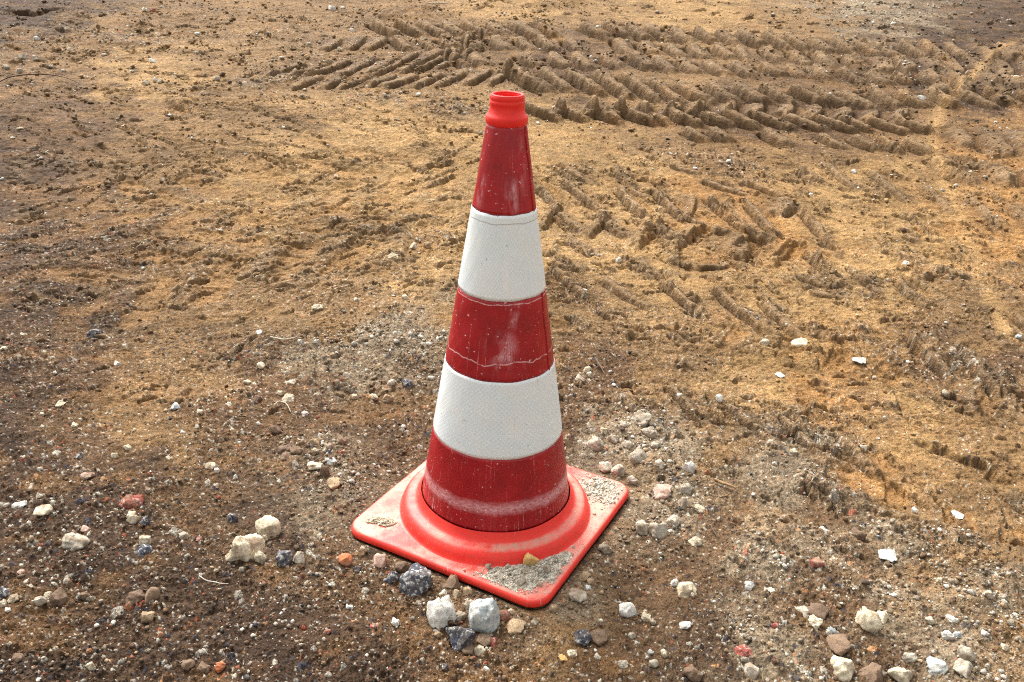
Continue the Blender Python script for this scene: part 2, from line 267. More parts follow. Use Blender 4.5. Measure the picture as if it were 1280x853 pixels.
def ground(x, y, want_col=True):
    """Height (m) and soil colour of the site at world x, y."""
    x = np.asarray(x, float); y = np.asarray(y, float)
    r = np.hypot(x - CAM[0], y - CAM[1])
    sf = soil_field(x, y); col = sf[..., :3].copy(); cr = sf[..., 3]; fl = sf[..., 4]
    far = sstep(25, 60, r)
    h = .016 * fbm(x * .9, y * .9, 1, 3) * sstep(-.2, 1.2, np.abs(y) + np.abs(x) * .3) + terrain(x, y)
    h += .05 * far * fbm(x * .15, y * .15, 3, 2)
    n8 = fbm(x * 7, y * 7, 5, 4, .55); h += .0055 * n8 * (1 - .4 * sstep(.6, 1.4, y))
    # compressed flaky mud: ragged little steps
    wx = x + .011 * gnoise(x * 24, y * 24, 61); wy = y + .011 * gnoise(x * 24, y * 24, 62)
    n = fbm(wx * 4.5, wy * 6.5, 9, 4, .55) * 3.0
    fr = n - np.floor(n)
    st = np.floor(n) + sstep(.0, .10, fr)
    g0 = .12 + .95 * sstep(-.05, .45, fbm(x * 3.3, y * 4.2, 15, 3))
    h += fl * g0 * .0065 * (st - n * .80)
    n2 = fbm(wx * 15, wy * 24, 13, 2, .5) * 2.2; f2 = n2 - np.floor(n2)
    g1 = .10 + .95 * sstep(.0, .4, fbm(x * 7, y * 9, 16, 3))
    h += (fl * .8 + .2) * g1 * .0060 * (np.floor(n2) + sstep(0, .16, f2) - n2 * .8)
    # torn flakes: thin ragged crests, standing only here and there
    rd = 1 - np.abs(gnoise(wx * 9, wy * 15, 17)) * 3.0; gate = sstep(.10, .35, fbm(x * 3.2, y * 4.5, 19, 3))
    h += fl * .008 * sstep(.1, .75, rd) * gate
    rd3 = 1 - np.abs(gnoise(wx * 26, wy * 44, 27)) * 3.0; gate3 = sstep(.1, .4, fbm(x * 8, y * 11, 29, 2))
    h += (.25 + fl) * .0030 * sstep(.1, .8, rd3) * gate3
    # --- tyre prints
    lug_cover = np.zeros_like(x)
    for T, line in zip(TRACKS, _tl):
        _, hw, pitch, slope, dep, s0, s1, sg = T
        idx, s, t, L = path_coords(x, y, line, hw * 1.45)
        if not len(idx): continue
        X = x[idx]; Y = y[idx]
        wob = .022 * fbm(X * 4, Y * 4, 31, 3) + .012 * gnoise(X * 19, Y * 19, 33) + .004 * gnoise(X * 60, Y * 60, 34)
        u = (t + wob * .8) / hw
        fade = (s0 + (s1 - s0) * s / L) * sstep(0, .25, s) * sstep(0, .25, L - s)
        fade = fade * (.75 + .6 * sstep(-.45, .5, fbm(X * 1.7, Y * 1.7, 35, 3)))
        fade = np.clip(fade, 0, 1.15)
        if sg > 0: ph = (s + wob + slope * np.abs(t)) / pitch + .5 * (u > 0)
        else: ph = (s + wob + 1.5 * slope * np.clip((s / L - .22) * 5, -1, 1) * t) / pitch + .5 * (u > 0)
        q = ph - np.floor(ph)
        prnt = sstep(.0, .07, q) * (1 - sstep(.52, .60, q))
        prnt = prnt * sstep(.03, .12, np.abs(u)) * (1 - sstep(.86, .95, np.abs(u)))
        ridge = np.exp(-((q - .80) / .13) ** 2) * .9 * (1 - sstep(.8, 1., np.abs(u)))
        inside = 1 - sstep(.92, 1.06, np.abs(u))
        berm = np.exp(-((np.abs(u) - 1.08) / .09) ** 2) * (.45 if sg > 0 else .30)
        lump = 1 + .45 * gnoise(X * 13, Y * 13, 37) + .25 * gnoise(X * 40, Y * 40, 38)
        h[idx] += fade * dep * 1.15 * (-prnt + .40 * ridge * lump + .5 * berm * lump - .2 * inside)
        h[idx] -= prnt * fade * .6 * (.0055 * n8[idx])
        # what the lugs pressed is smooth damp clay, the ridges are dry crumbs
        k = (fade * prnt)[:, None] * .55
        wet = (ORA * .95 + TAN * .2) if sg > 0 else (TAN * .9)
        col[idx] = col[idx] * (1 - k) + wet * k
        k2 = (fade * np.clip(ridge * lump + berm, 0, 1))[:, None] * (.30 if sg > 0 else .5)
        col[idx] = col[idx] * (1 - k2) + (BRN * 1.05 if sg < 0 else BRN * .6 + GRY * .4) * k2
        cr[idx] = np.clip(cr[idx] + fade * (ridge * .5 + berm * .4) - fade * prnt * .7, 0.02, 1.1)
        lug_cover[idx] = np.maximum(lug_cover[idx], fade * inside)
    # --- bars, crests and pads
    calm = np.zeros_like(x)
    px_, py_ = x, y
    if x.ndim == 1 and len(x):
        lo = (r.min(), r.max()); br = np.hypot(BARS[:, 0] - CAM[0], BARS[:, 1] - CAM[1])
        lx, hx, ly, hy = x.min() - .3, x.max() + .3, y.min() - .3, y.max() + .3
        nz1 = None
        for (ax, ay, bx, by, hw, hh, code) in BARS[(br > lo[0] - .5) & (br < lo[1] + .5) & (BARS[:, 0] > lx) & (BARS[:, 0] < hx) & (BARS[:, 1] > ly) & (BARS[:, 1] < hy)]:
            m = 2.6 * hw + .01
            idx = np.nonzero((x > min(ax, bx) - m) & (x < max(ax, bx) + m) & (y > min(ay, by) - m) & (y < max(ay, by) + m))[0]
            if not len(idx): continue
            X = x[idx]; Y = y[idx]; dx, dy = bx - ax, by - ay; L = math.hypot(dx, dy) + 1e-6; ux, uy = dx / L, dy / L
            if ux < 0: ux, uy, ax, ay = -ux, -uy, bx, by
            nzv = fbm(X * .45 / hw, Y * .45 / hw, 63, 3, .6)
            s = ((X - ax) * ux + (Y - ay) * uy) / L; t = (-(X - ax) * uy + (Y - ay) * ux) / hw     # t > 0 lies on the far side
            t = t + (.32 if code == 3 else .34 if code == 4 else .16) * nzv + (.35 * np.sin(s * 3.1) if code == 1 else 0)
            ends = sstep(-.08, .12, s + .1 * nzv) * sstep(-.08, .14, 1 - s + .1 * nzv)
            if hh < 0:
                k = ends * sstep(1.15, .85, np.abs(t)); h[idx] += hh * k - .5 * hh * 0
                h[idx] -= k * .7 * .0055 * n8[idx]
                col[idx] = col[idx] * (1 - .5 * k[:, None]) + (ORA * .95) * .5 * k[:, None]; cr[idx] *= 1 - .85 * k; continue
            if code == 3:
                prof = np.where(t > 0, np.exp(-(t / 2.4) ** 2), sstep(-.5, .1, t)); dip = -2.0 * np.exp(-((t + .95) / .60) ** 2)
                amp = (1 + .5 * gnoise(X * 1.1 / hw, Y * 1.1 / hw, 64)) * sstep(-.35, .1, gnoise(X * .35 / hw, Y * .35 / hw, 66))
            else:
                prof = sstep(-1.0, -.55, t) * (1 - sstep(.0, 1.25, t)) * (1 - .35 * s); dip = -1.4 * np.exp(-((t + 1.12) / .25) ** 2) * (.45 + .8 * np.clip(1 - s, 0, 1))
                amp = 1 + .14 * gnoise(X * 28, Y * 28, 64)
            if code == 1: h[idx] -= .6 * ends * np.exp(-(t / 1.6) ** 2) * .0055 * n8[idx]
            if code == 4: dip = dip * .35; amp = amp * (1 + .35 * gnoise(X * 22, Y * 22, 65))
            h[idx] += hh * ends * amp * (prof + dip) * (1.1 if code == 1 else 1.0)
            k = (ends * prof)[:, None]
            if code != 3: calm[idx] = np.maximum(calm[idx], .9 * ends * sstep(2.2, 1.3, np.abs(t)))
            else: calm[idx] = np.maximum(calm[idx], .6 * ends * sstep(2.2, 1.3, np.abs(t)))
            if code == 1:                 # relief shading painted in: soil darkened between the bars, their flat tops paled
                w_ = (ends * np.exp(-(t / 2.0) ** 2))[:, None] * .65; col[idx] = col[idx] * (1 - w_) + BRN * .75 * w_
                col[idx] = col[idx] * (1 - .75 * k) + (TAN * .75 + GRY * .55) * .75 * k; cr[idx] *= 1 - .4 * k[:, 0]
            else:
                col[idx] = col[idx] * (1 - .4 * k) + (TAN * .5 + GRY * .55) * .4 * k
    # --- ridges and scarps
    for Rg, line in zip(RIDGES, _rl):
        _, hw, hh, crumb, gy = Rg; hw = hw * 1.25; hh = hh * (.6 if hh > 0 else .8)
        idx, s, t, L = path_coords(x, y, line, hw * 3)
        if not len(idx): continue
        X = x[idx]; Y = y[idx]
        t = t + hw * .9 * fbm(X * .7 / hw, Y * .7 / hw, 51, 3)
        pr = np.exp(-(t / hw) ** 2) * (.55 + .7 * sstep(-.5, .5, gnoise(X * .8 / hw, Y * .8 / hw, 53)))
        if hh < 0: pr = sstep(1.0, .2, np.abs(t / hw) * (1 + .5 * (t > 0)))
        pr *= sstep(-.02, hw * 1.5, s) * sstep(-.02, hw * 1.5, L - s)
        calm[idx] = np.maximum(calm[idx], .55 * pr)
        h[idx] += hh * pr * (1 + (.15 * gnoise(X * 25, Y * 25, 55) if crumb else 0))
        if crumb:
            cr[idx] = np.clip(cr[idx] + pr * .9, 0, 1.35)
            k = (pr * (.3 + .65 * gy))[:, None]; col[idx] = col[idx] * (1 - k) + (BRN * (1 - gy) + GRY * 1.15 * gy) * k
        else:
            cr[idx] *= 1 - .7 * pr
    for line in _ll:
        idx, s, t, L = path_coords(x, y, line, .12)
        if len(idx):
            k = np.exp(-(t / .028) ** 2) * .8 * (.5 + .5 * sstep(-.4, .4, gnoise(x[idx] * 6, y[idx] * 6, 57)))
            h[idx] += .004 * k; col[idx] = col[idx] * (1 - k[:, None]) + (YEL * 1.15) * k[:, None]; cr[idx] *= 1 - .7 * k
    # --- crumbs, pebbles and clods standing out of the soil
    cm = np.clip(cr * (.75 + .7 * fbm(x * 4.5, y * 4.5, 71, 3)), 0.03, 1.3)
    speck = np.zeros_like(x)
    jx = x + .0012 * gnoise(x * 260, y * 260, 73); jy = y + .0012 * gnoise(x * 260, y * 260, 74)
    layers = [(.0052, .95, .18, .5, 0), (.0095, .75, .15, .5, 1), (.019, .50, .12, .48, 2), (.040, .30, .10, .42, 3), (.075, .20, .1, .38, 4)]
    for cell, pb, r0, r1, li in layers:
        # layers too small to be seen at a distance are skipped there
        m = (r < cell * 620)
        if not m.any(): continue
        idx = np.nonzero(m.ravel())[0]; X = jx.ravel()[idx]; Y = jy.ravel()[idx]
        if li >= 2: X = X + cell * .10 * gnoise(X * 3.5 / cell, Y * 3.5 / cell, 75); Y = Y + cell * .10 * gnoise(X * 3.5 / cell, Y * 3.5 / cell, 76)
        d, i_ = domes(X, Y, cell, 80 + li, pb, r0, r1)
        c = cm.ravel()[idx]
        gt = sstep(.15 + .12 * li, .55 + .15 * li, c + .25 * (i_ - .5)) if li else sstep(.0, .5, c) * .9 + .12
        gt = gt * ((1.3, 1.15, .75, .45, .3)[li])
        hh = d * gt
        h.ravel()[idx] += hh * (1 - calm.ravel()[idx])
        if want_col:
            on = (d > 0) & (gt > .3)
            v = np.modf(i_ * 37.7)[0]; acc = 0
            for cc, p in CRUMB:
                p = p * (1.9 if li in (0, 1, 2) else .8) * (1.3 if cc[0] > .3 and li < 3 else 1)
                mm = on & (v >= acc) & (v < acc + p); acc += p
                cv = col.reshape(-1, 3); cv[idx[mm]] = cv[idx[mm]] * .3 + np.array(cc) * .7
            mm = on & (v >= acc)
            cv = col.reshape(-1, 3); cv[idx[mm]] *= (.5 + .95 * np.modf(i_[mm] * 91.3)[0])[:, None]
    micro = gnoise(x * 420, y * 420, 91) + .8 * gnoise(x * 200, y * 200, 92)
    nf = sstep(5.5, 1.8, r); nf = nf * (1 - calm); h += .0010 * micro * nf + (.0010 * (1 - calm) + .0012 * nf) * gnoise(x * 60, y * 60, 93) + .0016 * nf * gnoise(x * 110, y * 110, 94)
    # soil patches: drier and damper, a few cm to a few dm across
    v = 1 + .22 * fbm(x * 2.6, y * 4.0, 95, 3) + .24 * fbm(x * 14, y * 20, 97, 4, .6)
    og = sstep(.15, .6, fbm(x * 5, y * 7, 99, 3))[..., None] * .28
    col = col * (1 - og) + (ORA * .8) * og
    col = col * np.clip(v, .5, 1.6)[..., None]
    # --- the cone stands in it
    sdv = base_sd(x, y)
    k = sstep(.10, -.01, sdv); h = h * (1 - .75 * k)
    k = sstep(.006, -.012, sdv); h = h * (1 - k) + k * (-.012 - .0)
    h = np.where(sdv < .012, np.minimum(h, -.003 + .25 * np.maximum(sdv, 0)), h)
    return h, col

# ------------------------------------------------------------------ materials
def new_mat(name):
    m = bpy.data.materials.new(name); m.use_nodes = True
    return m, m.node_tree, m.node_tree.nodes['Principled BSDF']
def nd(t, ty, **kw):
    n = t.nodes.new(ty)
    for k, v in kw.items(): setattr(n, k, v)
    return n
def mathn(t, op, a, b=None, c=None):
    n = nd(t, 'ShaderNodeMath', operation=op)
    for i, v in enumerate((a, b, c)):
        if v is None: continue
        if hasattr(v, 'links') or hasattr(v, 'is_linked'): t.links.new(v, n.inputs[i])
        else: n.inputs[i].default_value = v
    return n.outputs[0]
def noise(t, vec, scale, detail=3, rough=.5, dist=0):
    n = nd(t, 'ShaderNodeTexNoise'); n.inputs['Scale'].default_value = scale; n.inputs['Detail'].default_value = detail
    n.inputs['Roughness'].default_value = rough; n.inputs['Distortion'].default_value = dist
    t.links.new(vec, n.inputs['Vector']); return n.outputs['Fac']
def mixc(t, fac, a, b, mode='MIX'):
    n = nd(t, 'ShaderNodeMix', data_type='RGBA', blend_type=mode)
    for sock, v in ((n.inputs[0], fac), (n.inputs[6], a), (n.inputs[7], b)):
        if hasattr(v, 'is_linked'): t.links.new(v, sock)
        elif isinstance(v, (int, float)): sock.default_value = v
        else: sock.default_value = (*v, 1)
    return n.outputs[2]
def ramp(t, fac, stops):
    n = nd(t, 'ShaderNodeValToRGB'); e = n.color_ramp.elements
    while len(e) < len(stops): e.new(.5)
    for el, (p, c) in zip(e, stops):
        el.position = p; el.color = (c, c, c, 1) if isinstance(c, (int, float)) else (*c, 1)
    t.links.new(fac, n.inputs[0]); return n.outputs[0]
def bump(t, p, hgt, strength, dist, prev=None):
    n = nd(t, 'ShaderNodeBump'); n.inputs['Strength'].default_value = strength; n.inputs['Distance'].default_value = dist
    t.links.new(hgt, n.inputs['Height'])
    if prev is not None: t.links.new(prev, n.inputs['Normal'])
    t.links.new(n.outputs[0], p.inputs['Normal']); return n.outputs[0]

def soil_material(name, attr='soil'):
    m, t, p = new_mat(name)
    a = nd(t, 'ShaderNodeAttribute', attribute_name=attr); g = nd(t, 'ShaderNodeNewGeometry'); pos = g.outputs['Position']
    n1 = noise(t, pos, 330, 3, .65); n2 = noise(t, pos, 60, 3, .6)
    c = mixc(t, 1.0, a.outputs['Color'], ramp(t, n1, [(.25, .50), (.5, .97), (.72, 1.50)]), 'MULTIPLY')
    c = mixc(t, 1.0, c, ramp(t, n2, [(.3, .72), (.7, 1.28)]), 'MULTIPLY')
    c = mixc(t, 1.0, c, ramp(t, noise(t, pos, 75, 6, .78), [(.34, .28), (.43, 1.0), (.60, 1.0), (.70, 1.30)]), 'MULTIPLY')
    t.links.new(c, p.inputs['Base Color'])
    rr = ramp(t, n2, [(.3, .95), (.7, .72)]); t.links.new(rr, p.inputs['Roughness']); p.inputs['Specular IOR Level'].default_value = .12
    b = bump(t, p, n1, .8, .0022); bump(t, p, noise(t, pos, 95, 4, .62), .9, .0085, b)
    return m
M_SOIL = soil_material('soil')

# ------------------------------------------------------------------ ground mesh: one sheet, finest where the site is seen closest
def make_ground():
    rr = [0.25, .5, .7]
    r = .80
    while r < 13.0: rr.append(r); r *= 1 + (.0017 if r < 1.9 else .00125 if r < 7 else .0025)
    while r < 420: rr.append(r); r *= 1.05
    rr = np.array(rr)
    half = R(41.5)
    th = list(np.linspace(-half, half, 1400))
    th += list(np.linspace(half, 2 * math.pi - half, 90)[1:-1])
    th = np.array(th); nR, nT = len(rr), len(th)
    TT, RR = np.meshgrid(th, rr)
    x = (CAM[0] + RR * np.sin(TT)).ravel(); y = (CAM[1] + RR * np.cos(TT)).ravel()
    H = np.empty_like(x); C = np.empty((len(x), 3)); st = 250000
    for a in range(0, len(x), st):
        H[a:a + st], C[a:a + st] = ground(x[a:a + st], y[a:a + st])
    co = np.stack([x, y, H], 1)
    co = np.vstack([co, [[CAM[0], CAM[1], 0]]]); C = np.vstack([C, [TAN]])
    i = np.arange(nR - 1)[:, None]; j = np.arange(nT)[None, :]; j2 = (j + 1) % nT
    q = np.stack([i * nT + j, i * nT + j2, (i + 1) * nT + j2, (i + 1) * nT + j], -1).reshape(-1, 4)[:, ::-1]
    me = bpy.data.meshes.new('ground')
    tri = np.stack([np.full(nT, nR * nT), (np.arange(nT) + 1) % nT, np.arange(nT)], 1)
    nv, nq, ntri = len(co), len(q), len(tri)
    me.vertices.add(nv); me.vertices.foreach_set('co', co.ravel().astype(np.float32))
    me.loops.add(nq * 4 + ntri * 3); me.loops.foreach_set('vertex_index', np.concatenate([q.ravel(), tri.ravel()]).astype(np.int32))
    me.polygons.add(nq + ntri)
    me.polygons.foreach_set('loop_start', np.concatenate([np.arange(nq) * 4, nq * 4 + np.arange(ntri) * 3]).astype(np.int32))
    me.polygons.foreach_set('use_smooth', np.ones(nq + ntri, bool))
    me.update(calc_edges=True)
    at = me.attributes.new('soil', 'FLOAT_COLOR', 'POINT')
    at.data.foreach_set('color', np.hstack([np.clip(C, .01, .85), np.ones((nv, 1))]).ravel().astype(np.float32))
    me.materials.append(M_SOIL)
    o = bpy.data.objects.new('ground', me); COL.objects.link(o); o['kind'] = 'structure'
    return o
make_ground()
def gz(x, y):
    return ground(np.atleast_1d(x), np.atleast_1d(y), False)[0]

# ------------------------------------------------------------------ things
def link(name, me, mat=None, parent=None, smooth=True):
    o = bpy.data.objects.new(name, me); COL.objects.link(o)
    if mat: me.materials.clear(); me.materials.append(mat)
    if smooth: me.polygons.foreach_set('use_smooth', np.ones(len(me.polygons), bool))
    if parent: o.parent = parent
    return o
def lathe(prof, n=160, closed=False):
    v = []; f = []
    for r, z in prof:
        for k in range(n):
            a = 2 * math.pi * k / n; v.append((r * math.cos(a), r * math.sin(a), z))
    m = len(prof)
    for i in range(m if closed else m - 1):
        for k in range(n):
            k2 = (k + 1) % n; i2 = (i + 1) % m
            f.append((i * n + k, i * n + k2, i2 * n + k2, i2 * n + k))
    me = bpy.data.meshes.new('lathe'); me.from_pydata(v, [], f); me.update(); return me

# --- cone materials
def plastic_material():
    m, t, p = new_mat('faded red plastic')
    tc = nd(t, 'ShaderNodeTexCoord'); pos = tc.outputs['Object']
    sep = nd(t, 'ShaderNodeSeparateXYZ'); t.links.new(pos, sep.inputs[0])
    a = noise(t, pos, 9, 6, .62, .3); b = noise(t, pos, 120, 4, .7); c2 = noise(t, pos, 28, 4, .65)
    g = nd(t, 'ShaderNodeNewGeometry'); sn = nd(t, 'ShaderNodeSeparateXYZ'); t.links.new(g.outputs['Normal'], sn.inputs[0])
    low = ramp(t, sep.outputs[2], [(.0, 1.0), (.05, .55), (.12, 0.0)])           # the base, not the neck
    flat = ramp(t, sn.outputs[2], [(.80, 0.0), (.99, 1.0)])
    chalk = mathn(t, 'MULTIPLY', mathn(t, 'MULTIPLY', low, flat), ramp(t, mathn(t, 'ADD', mathn(t, 'MULTIPLY', a, .6), mathn(t, 'MULTIPLY', c2, .4)), [(.40, .02), (.60, .90)]))
    col = mixc(t, ramp(t, c2, [(.3, 0.0), (.7, 1.0)]), (.75, .012, .006), (.84, .026, .014))
    col = mixc(t, mathn(t, 'MULTIPLY', low, ramp(t, a, [(.35, .1), (.65, .5)])), col, (.84, .09, .055))
    col = mixc(t, chalk, col, (.76, .38, .29))
    col = mixc(t, ramp(t, b, [(.70, 0.0), (.76, .7)]), col, (.72, .60, .50))
    foot = mathn(t, 'MULTIPLY', low, ramp(t, noise(t, pos, 260, 3, .6), [(.58, 0.0), (.64, .75)])); col = mixc(t, foot, col, (.20, .10, .06))
    scr = nd(t, 'ShaderNodeMapping'); scr.inputs['Rotation'].default_value = (0, 0, .7); scr.inputs['Scale'].default_value = (110, 22, 30); t.links.new(pos, scr.inputs['Vector'])
    col = mixc(t, mathn(t, 'MULTIPLY', low, ramp(t, noise(t, scr.outputs[0], 1, 4, .65), [(.64, 0.0), (.70, .35)])), col, (.80, .46, .40))
    # dust caught on the ring and scuffs
    dust = mathn(t, 'MULTIPLY', mathn(t, 'MULTIPLY', low, flat), ramp(t, b, [(.45, 0.0), (.62, .8)]))
    col = mixc(t, mathn(t, 'MULTIPLY', dust, ramp(t, a, [(.40, 0.0), (.60, 1.0)])), col, (.42, .33, .24))
    for (qx, qy, q0, q1) in [(*(ray_ground(672, 712, .015)[0][:2] - np.array([CX, 0])), .02, .085), (*(ray_ground(748, 616, .015)[0][:2] - np.array([CX, 0])), .02, .075), (*(ray_ground(478, 652, .015)[0][:2] - np.array([CX, 0])), .01, .05)]:
        dv = nd(t, 'ShaderNodeVectorMath', operation='DISTANCE'); t.links.new(pos, dv.inputs[0]); dv.inputs[1].default_value = (qx, qy, .016)
        kd = mathn(t, 'MULTIPLY', ramp(t, mathn(t, 'DIVIDE', dv.outputs['Value'], q1), [(q0 / q1, 1.0), (1.0, 0.0)]), flat)
        kd = mathn(t, 'MULTIPLY', kd, ramp(t, noise(t, pos, 60, 6, .75), [(.38, 0.0), (.60, 1.0)]))
        col = mixc(t, kd, col, (.46, .38, .27))
    t.links.new(col, p.inputs['Base Color'])
    t.links.new(ramp(t, a, [(.3, .45), (.7, .75)]), p.inputs['Roughness'])
    p.inputs['Specular IOR Level'].default_value = .45
    bb = bump(t, p, b, .25, .0008); bump(t, p, c2, .3, .002, bb)
    return m
def cyl_coords(t, pos):
    sep = nd(t, 'ShaderNodeSeparateXYZ'); t.links.new(pos, sep.inputs[0])
    ang = mathn(t, 'ARCTAN2', sep.outputs[1], sep.outputs[0])
    cmb = nd(t, 'ShaderNodeCombineXYZ'); t.links.new(mathn(t, 'MULTIPLY', ang, 1.0), cmb.inputs[0]); t.links.new(sep.outputs[2], cmb.inputs[1])
    return sep, ang, cmb.outputs[0]
def stretch(t, vec, sx, sy):
    n = nd(t, 'ShaderNodeMapping'); n.inputs['Scale'].default_value = (sx, sy, 1); t.links.new(vec, n.inputs['Vector']); return n.outputs[0]
def red_film(name, scuff, chalk_z=None, crease=None, wear=1.0):
    m, t, p = new_mat(name)
    tc = nd(t, 'ShaderNodeTexCoord'); pos = tc.outputs['Object']; sep, ang, cyl = cyl_coords(t, pos)
    n1 = noise(t, pos, 26, 4, .6)
    col = mixc(t, ramp(t, n1, [(.3, 0.0), (.7, 1.0)]), (.27, .0010, .005), (.43, .0018, .007))
    # honeycomb of the reflective film, barely seen
    v = nd(t, 'ShaderNodeTexVoronoi', feature='F1'); v.inputs['Scale'].default_value = 1.0; v.inputs['Randomness'].default_value = .15
    t.links.new(stretch(t, cyl, 36, 330), v.inputs['Vector'])
    col = mixc(t, mathn(t, 'MULTIPLY', ramp(t, v.outputs['Distance'], [(.15, 0.0), (.5, 1.0)]), .20), col, (.16, .002, .006))
    # long vertical scuffs where other cones were stacked over it
    s1 = noise(t, stretch(t, cyl, 34, 7), 1, 5, .7); s2 = noise(t, stretch(t, cyl, 14, 60), 1, 5, .75)
    s3 = noise(t, pos, 330, 2, .6)
    wearm = mathn(t, 'MULTIPLY', ramp(t, s1, [(.60, 0.0), (.73, 1.0)]), ramp(t, s3, [(.42, 0.0), (.58, 1.0)]))
    for (a0, wid, z0, z1, st) in scuff:           # a patch of scratches at angle a0, between two heights
        d = mathn(t, 'ABSOLUTE', mathn(t, 'SUBTRACT', ang, a0))
        k = ramp(t, mathn(t, 'DIVIDE', d, wid), [(.2, 1.0), (1.0, 0.0)])
        zc, zh = (z0 + z1) / 2, (z1 - z0) / 2
        k = mathn(t, 'MULTIPLY', k, ramp(t, mathn(t, 'DIVIDE', mathn(t, 'ABSOLUTE', mathn(t, 'SUBTRACT', sep.outputs[2], zc)), zh), [(.4, 1.0), (1.0, 0.0)]))
        k = mathn(t, 'MULTIPLY', k, ramp(t, noise(t, stretch(t, cyl, 3.2, 22), 1, 4, .6), [(.42, 0.0), (.62, 1.0)]))
        rot = nd(t, 'ShaderNodeMapping'); rot.inputs['Rotation'].default_value = (0, 0, .30); rot.inputs['Scale'].default_value = (14, 14, 1)
        t.links.new(stretch(t, cyl, .7, 4.5), rot.inputs['Vector'])
        sc = nd(t, 'ShaderNodeMapping'); sc.inputs['Scale'].default_value = (11, 1.3, 1); t.links.new(rot.outputs[0], sc.inputs['Vector'])
        sn_ = noise(t, sc.outputs[0], 1, 4, .75)
        wearm = mathn(t, 'MAXIMUM', wearm, mathn(t, 'MULTIPLY', mathn(t, 'MULTIPLY', k, ramp(t, sn_, [(.40, 0.0), (.56, 1.0)])), st))
    col = mixc(t, mathn(t, 'MULTIPLY', wearm, .95 * wear), col, (.78, .46, .48))
    dots = ramp(t, noise(t, pos, 190, 2, .5), [(.70, 0.0), (.74, .9)]); col = mixc(t, dots, col, (.74, .52, .50))
    if chalk_z:                                   # chalky rub ring near the foot
        zc, zh = chalk_z
        wob = mathn(t, 'MULTIPLY', mathn(t, 'SUBTRACT', noise(t, stretch(t, cyl, 3, 4), 1, 3), .5), .014)
        d = mathn(t, 'DIVIDE', mathn(t, 'ABSOLUTE', mathn(t, 'SUBTRACT', mathn(t, 'ADD', sep.outputs[2], wob), zc)), zh)
        k = mathn(t, 'MULTIPLY', ramp(t, d, [(.2, 1.0), (1.0, 0.0)]), ramp(t, noise(t, stretch(t, cyl, 16, 260), 1, 5, .75), [(.36, .1), (.58, 1.0)]))
        k = mathn(t, 'MULTIPLY', k, ramp(t, noise(t, stretch(t, cyl, 1.6, 1), 1, 2), [(.3, .55), (.55, 1.0)]))
        col = mixc(t, mathn(t, 'MULTIPLY', k, .80), col, (.74, .42, .42))
        low = ramp(t, sep.outputs[2], [(.0, 1.0), (.092, 1.0), (.1, 0.0)])
        drips = mathn(t, 'MULTIPLY', low, mathn(t, 'MULTIPLY', ramp(t, noise(t, stretch(t, cyl, 26, 5), 1, 4, .7), [(.60, 0.0), (.68, 1.0)]), ramp(t, s3, [(.42, 0.0), (.55, 1.0)])))
        col = mixc(t, mathn(t, 'MULTIPLY', drips, .8), col, (.78, .48, .46))
    hgt = s2
    if crease:                                    # a bent hairline where the film cracked
        for (zc, amp, wd) in crease:
            wob = mathn(t, 'MULTIPLY', mathn(t, 'SUBTRACT', noise(t, stretch(t, cyl, 1.3, .1), 1, 4, .6), .5), amp)
            d = mathn(t, 'ABSOLUTE', mathn(t, 'SUBTRACT', mathn(t, 'ADD', sep.outputs[2], wob), zc))
            k = ramp(t, mathn(t, 'DIVIDE', d, wd), [(.35, 1.0), (1.0, 0.0)])
            k = mathn(t, 'MULTIPLY', k, ramp(t, noise(t, stretch(t, cyl, 9, 9), 1, 3, .7), [(.38, .15), (.52, 1.0)]))
            col = mixc(t, mathn(t, 'MULTIPLY', k, .75), col, (.78, .50, .48))
    t.links.new(col, p.inputs['Base Color'])
    t.links.new(mathn(t, 'ADD', mathn(t, 'MULTIPLY', n1, .25), mathn(t, 'ADD', mathn(t, 'MULTIPLY', wearm, .3), .30)), p.inputs['Roughness'])
    p.inputs['Specular IOR Level'].default_value = .5
    b0 = bump(t, p, hgt, .25, .0006); bump(t, p, noise(t, pos, 7, 2), .35, .008, b0)
    return m
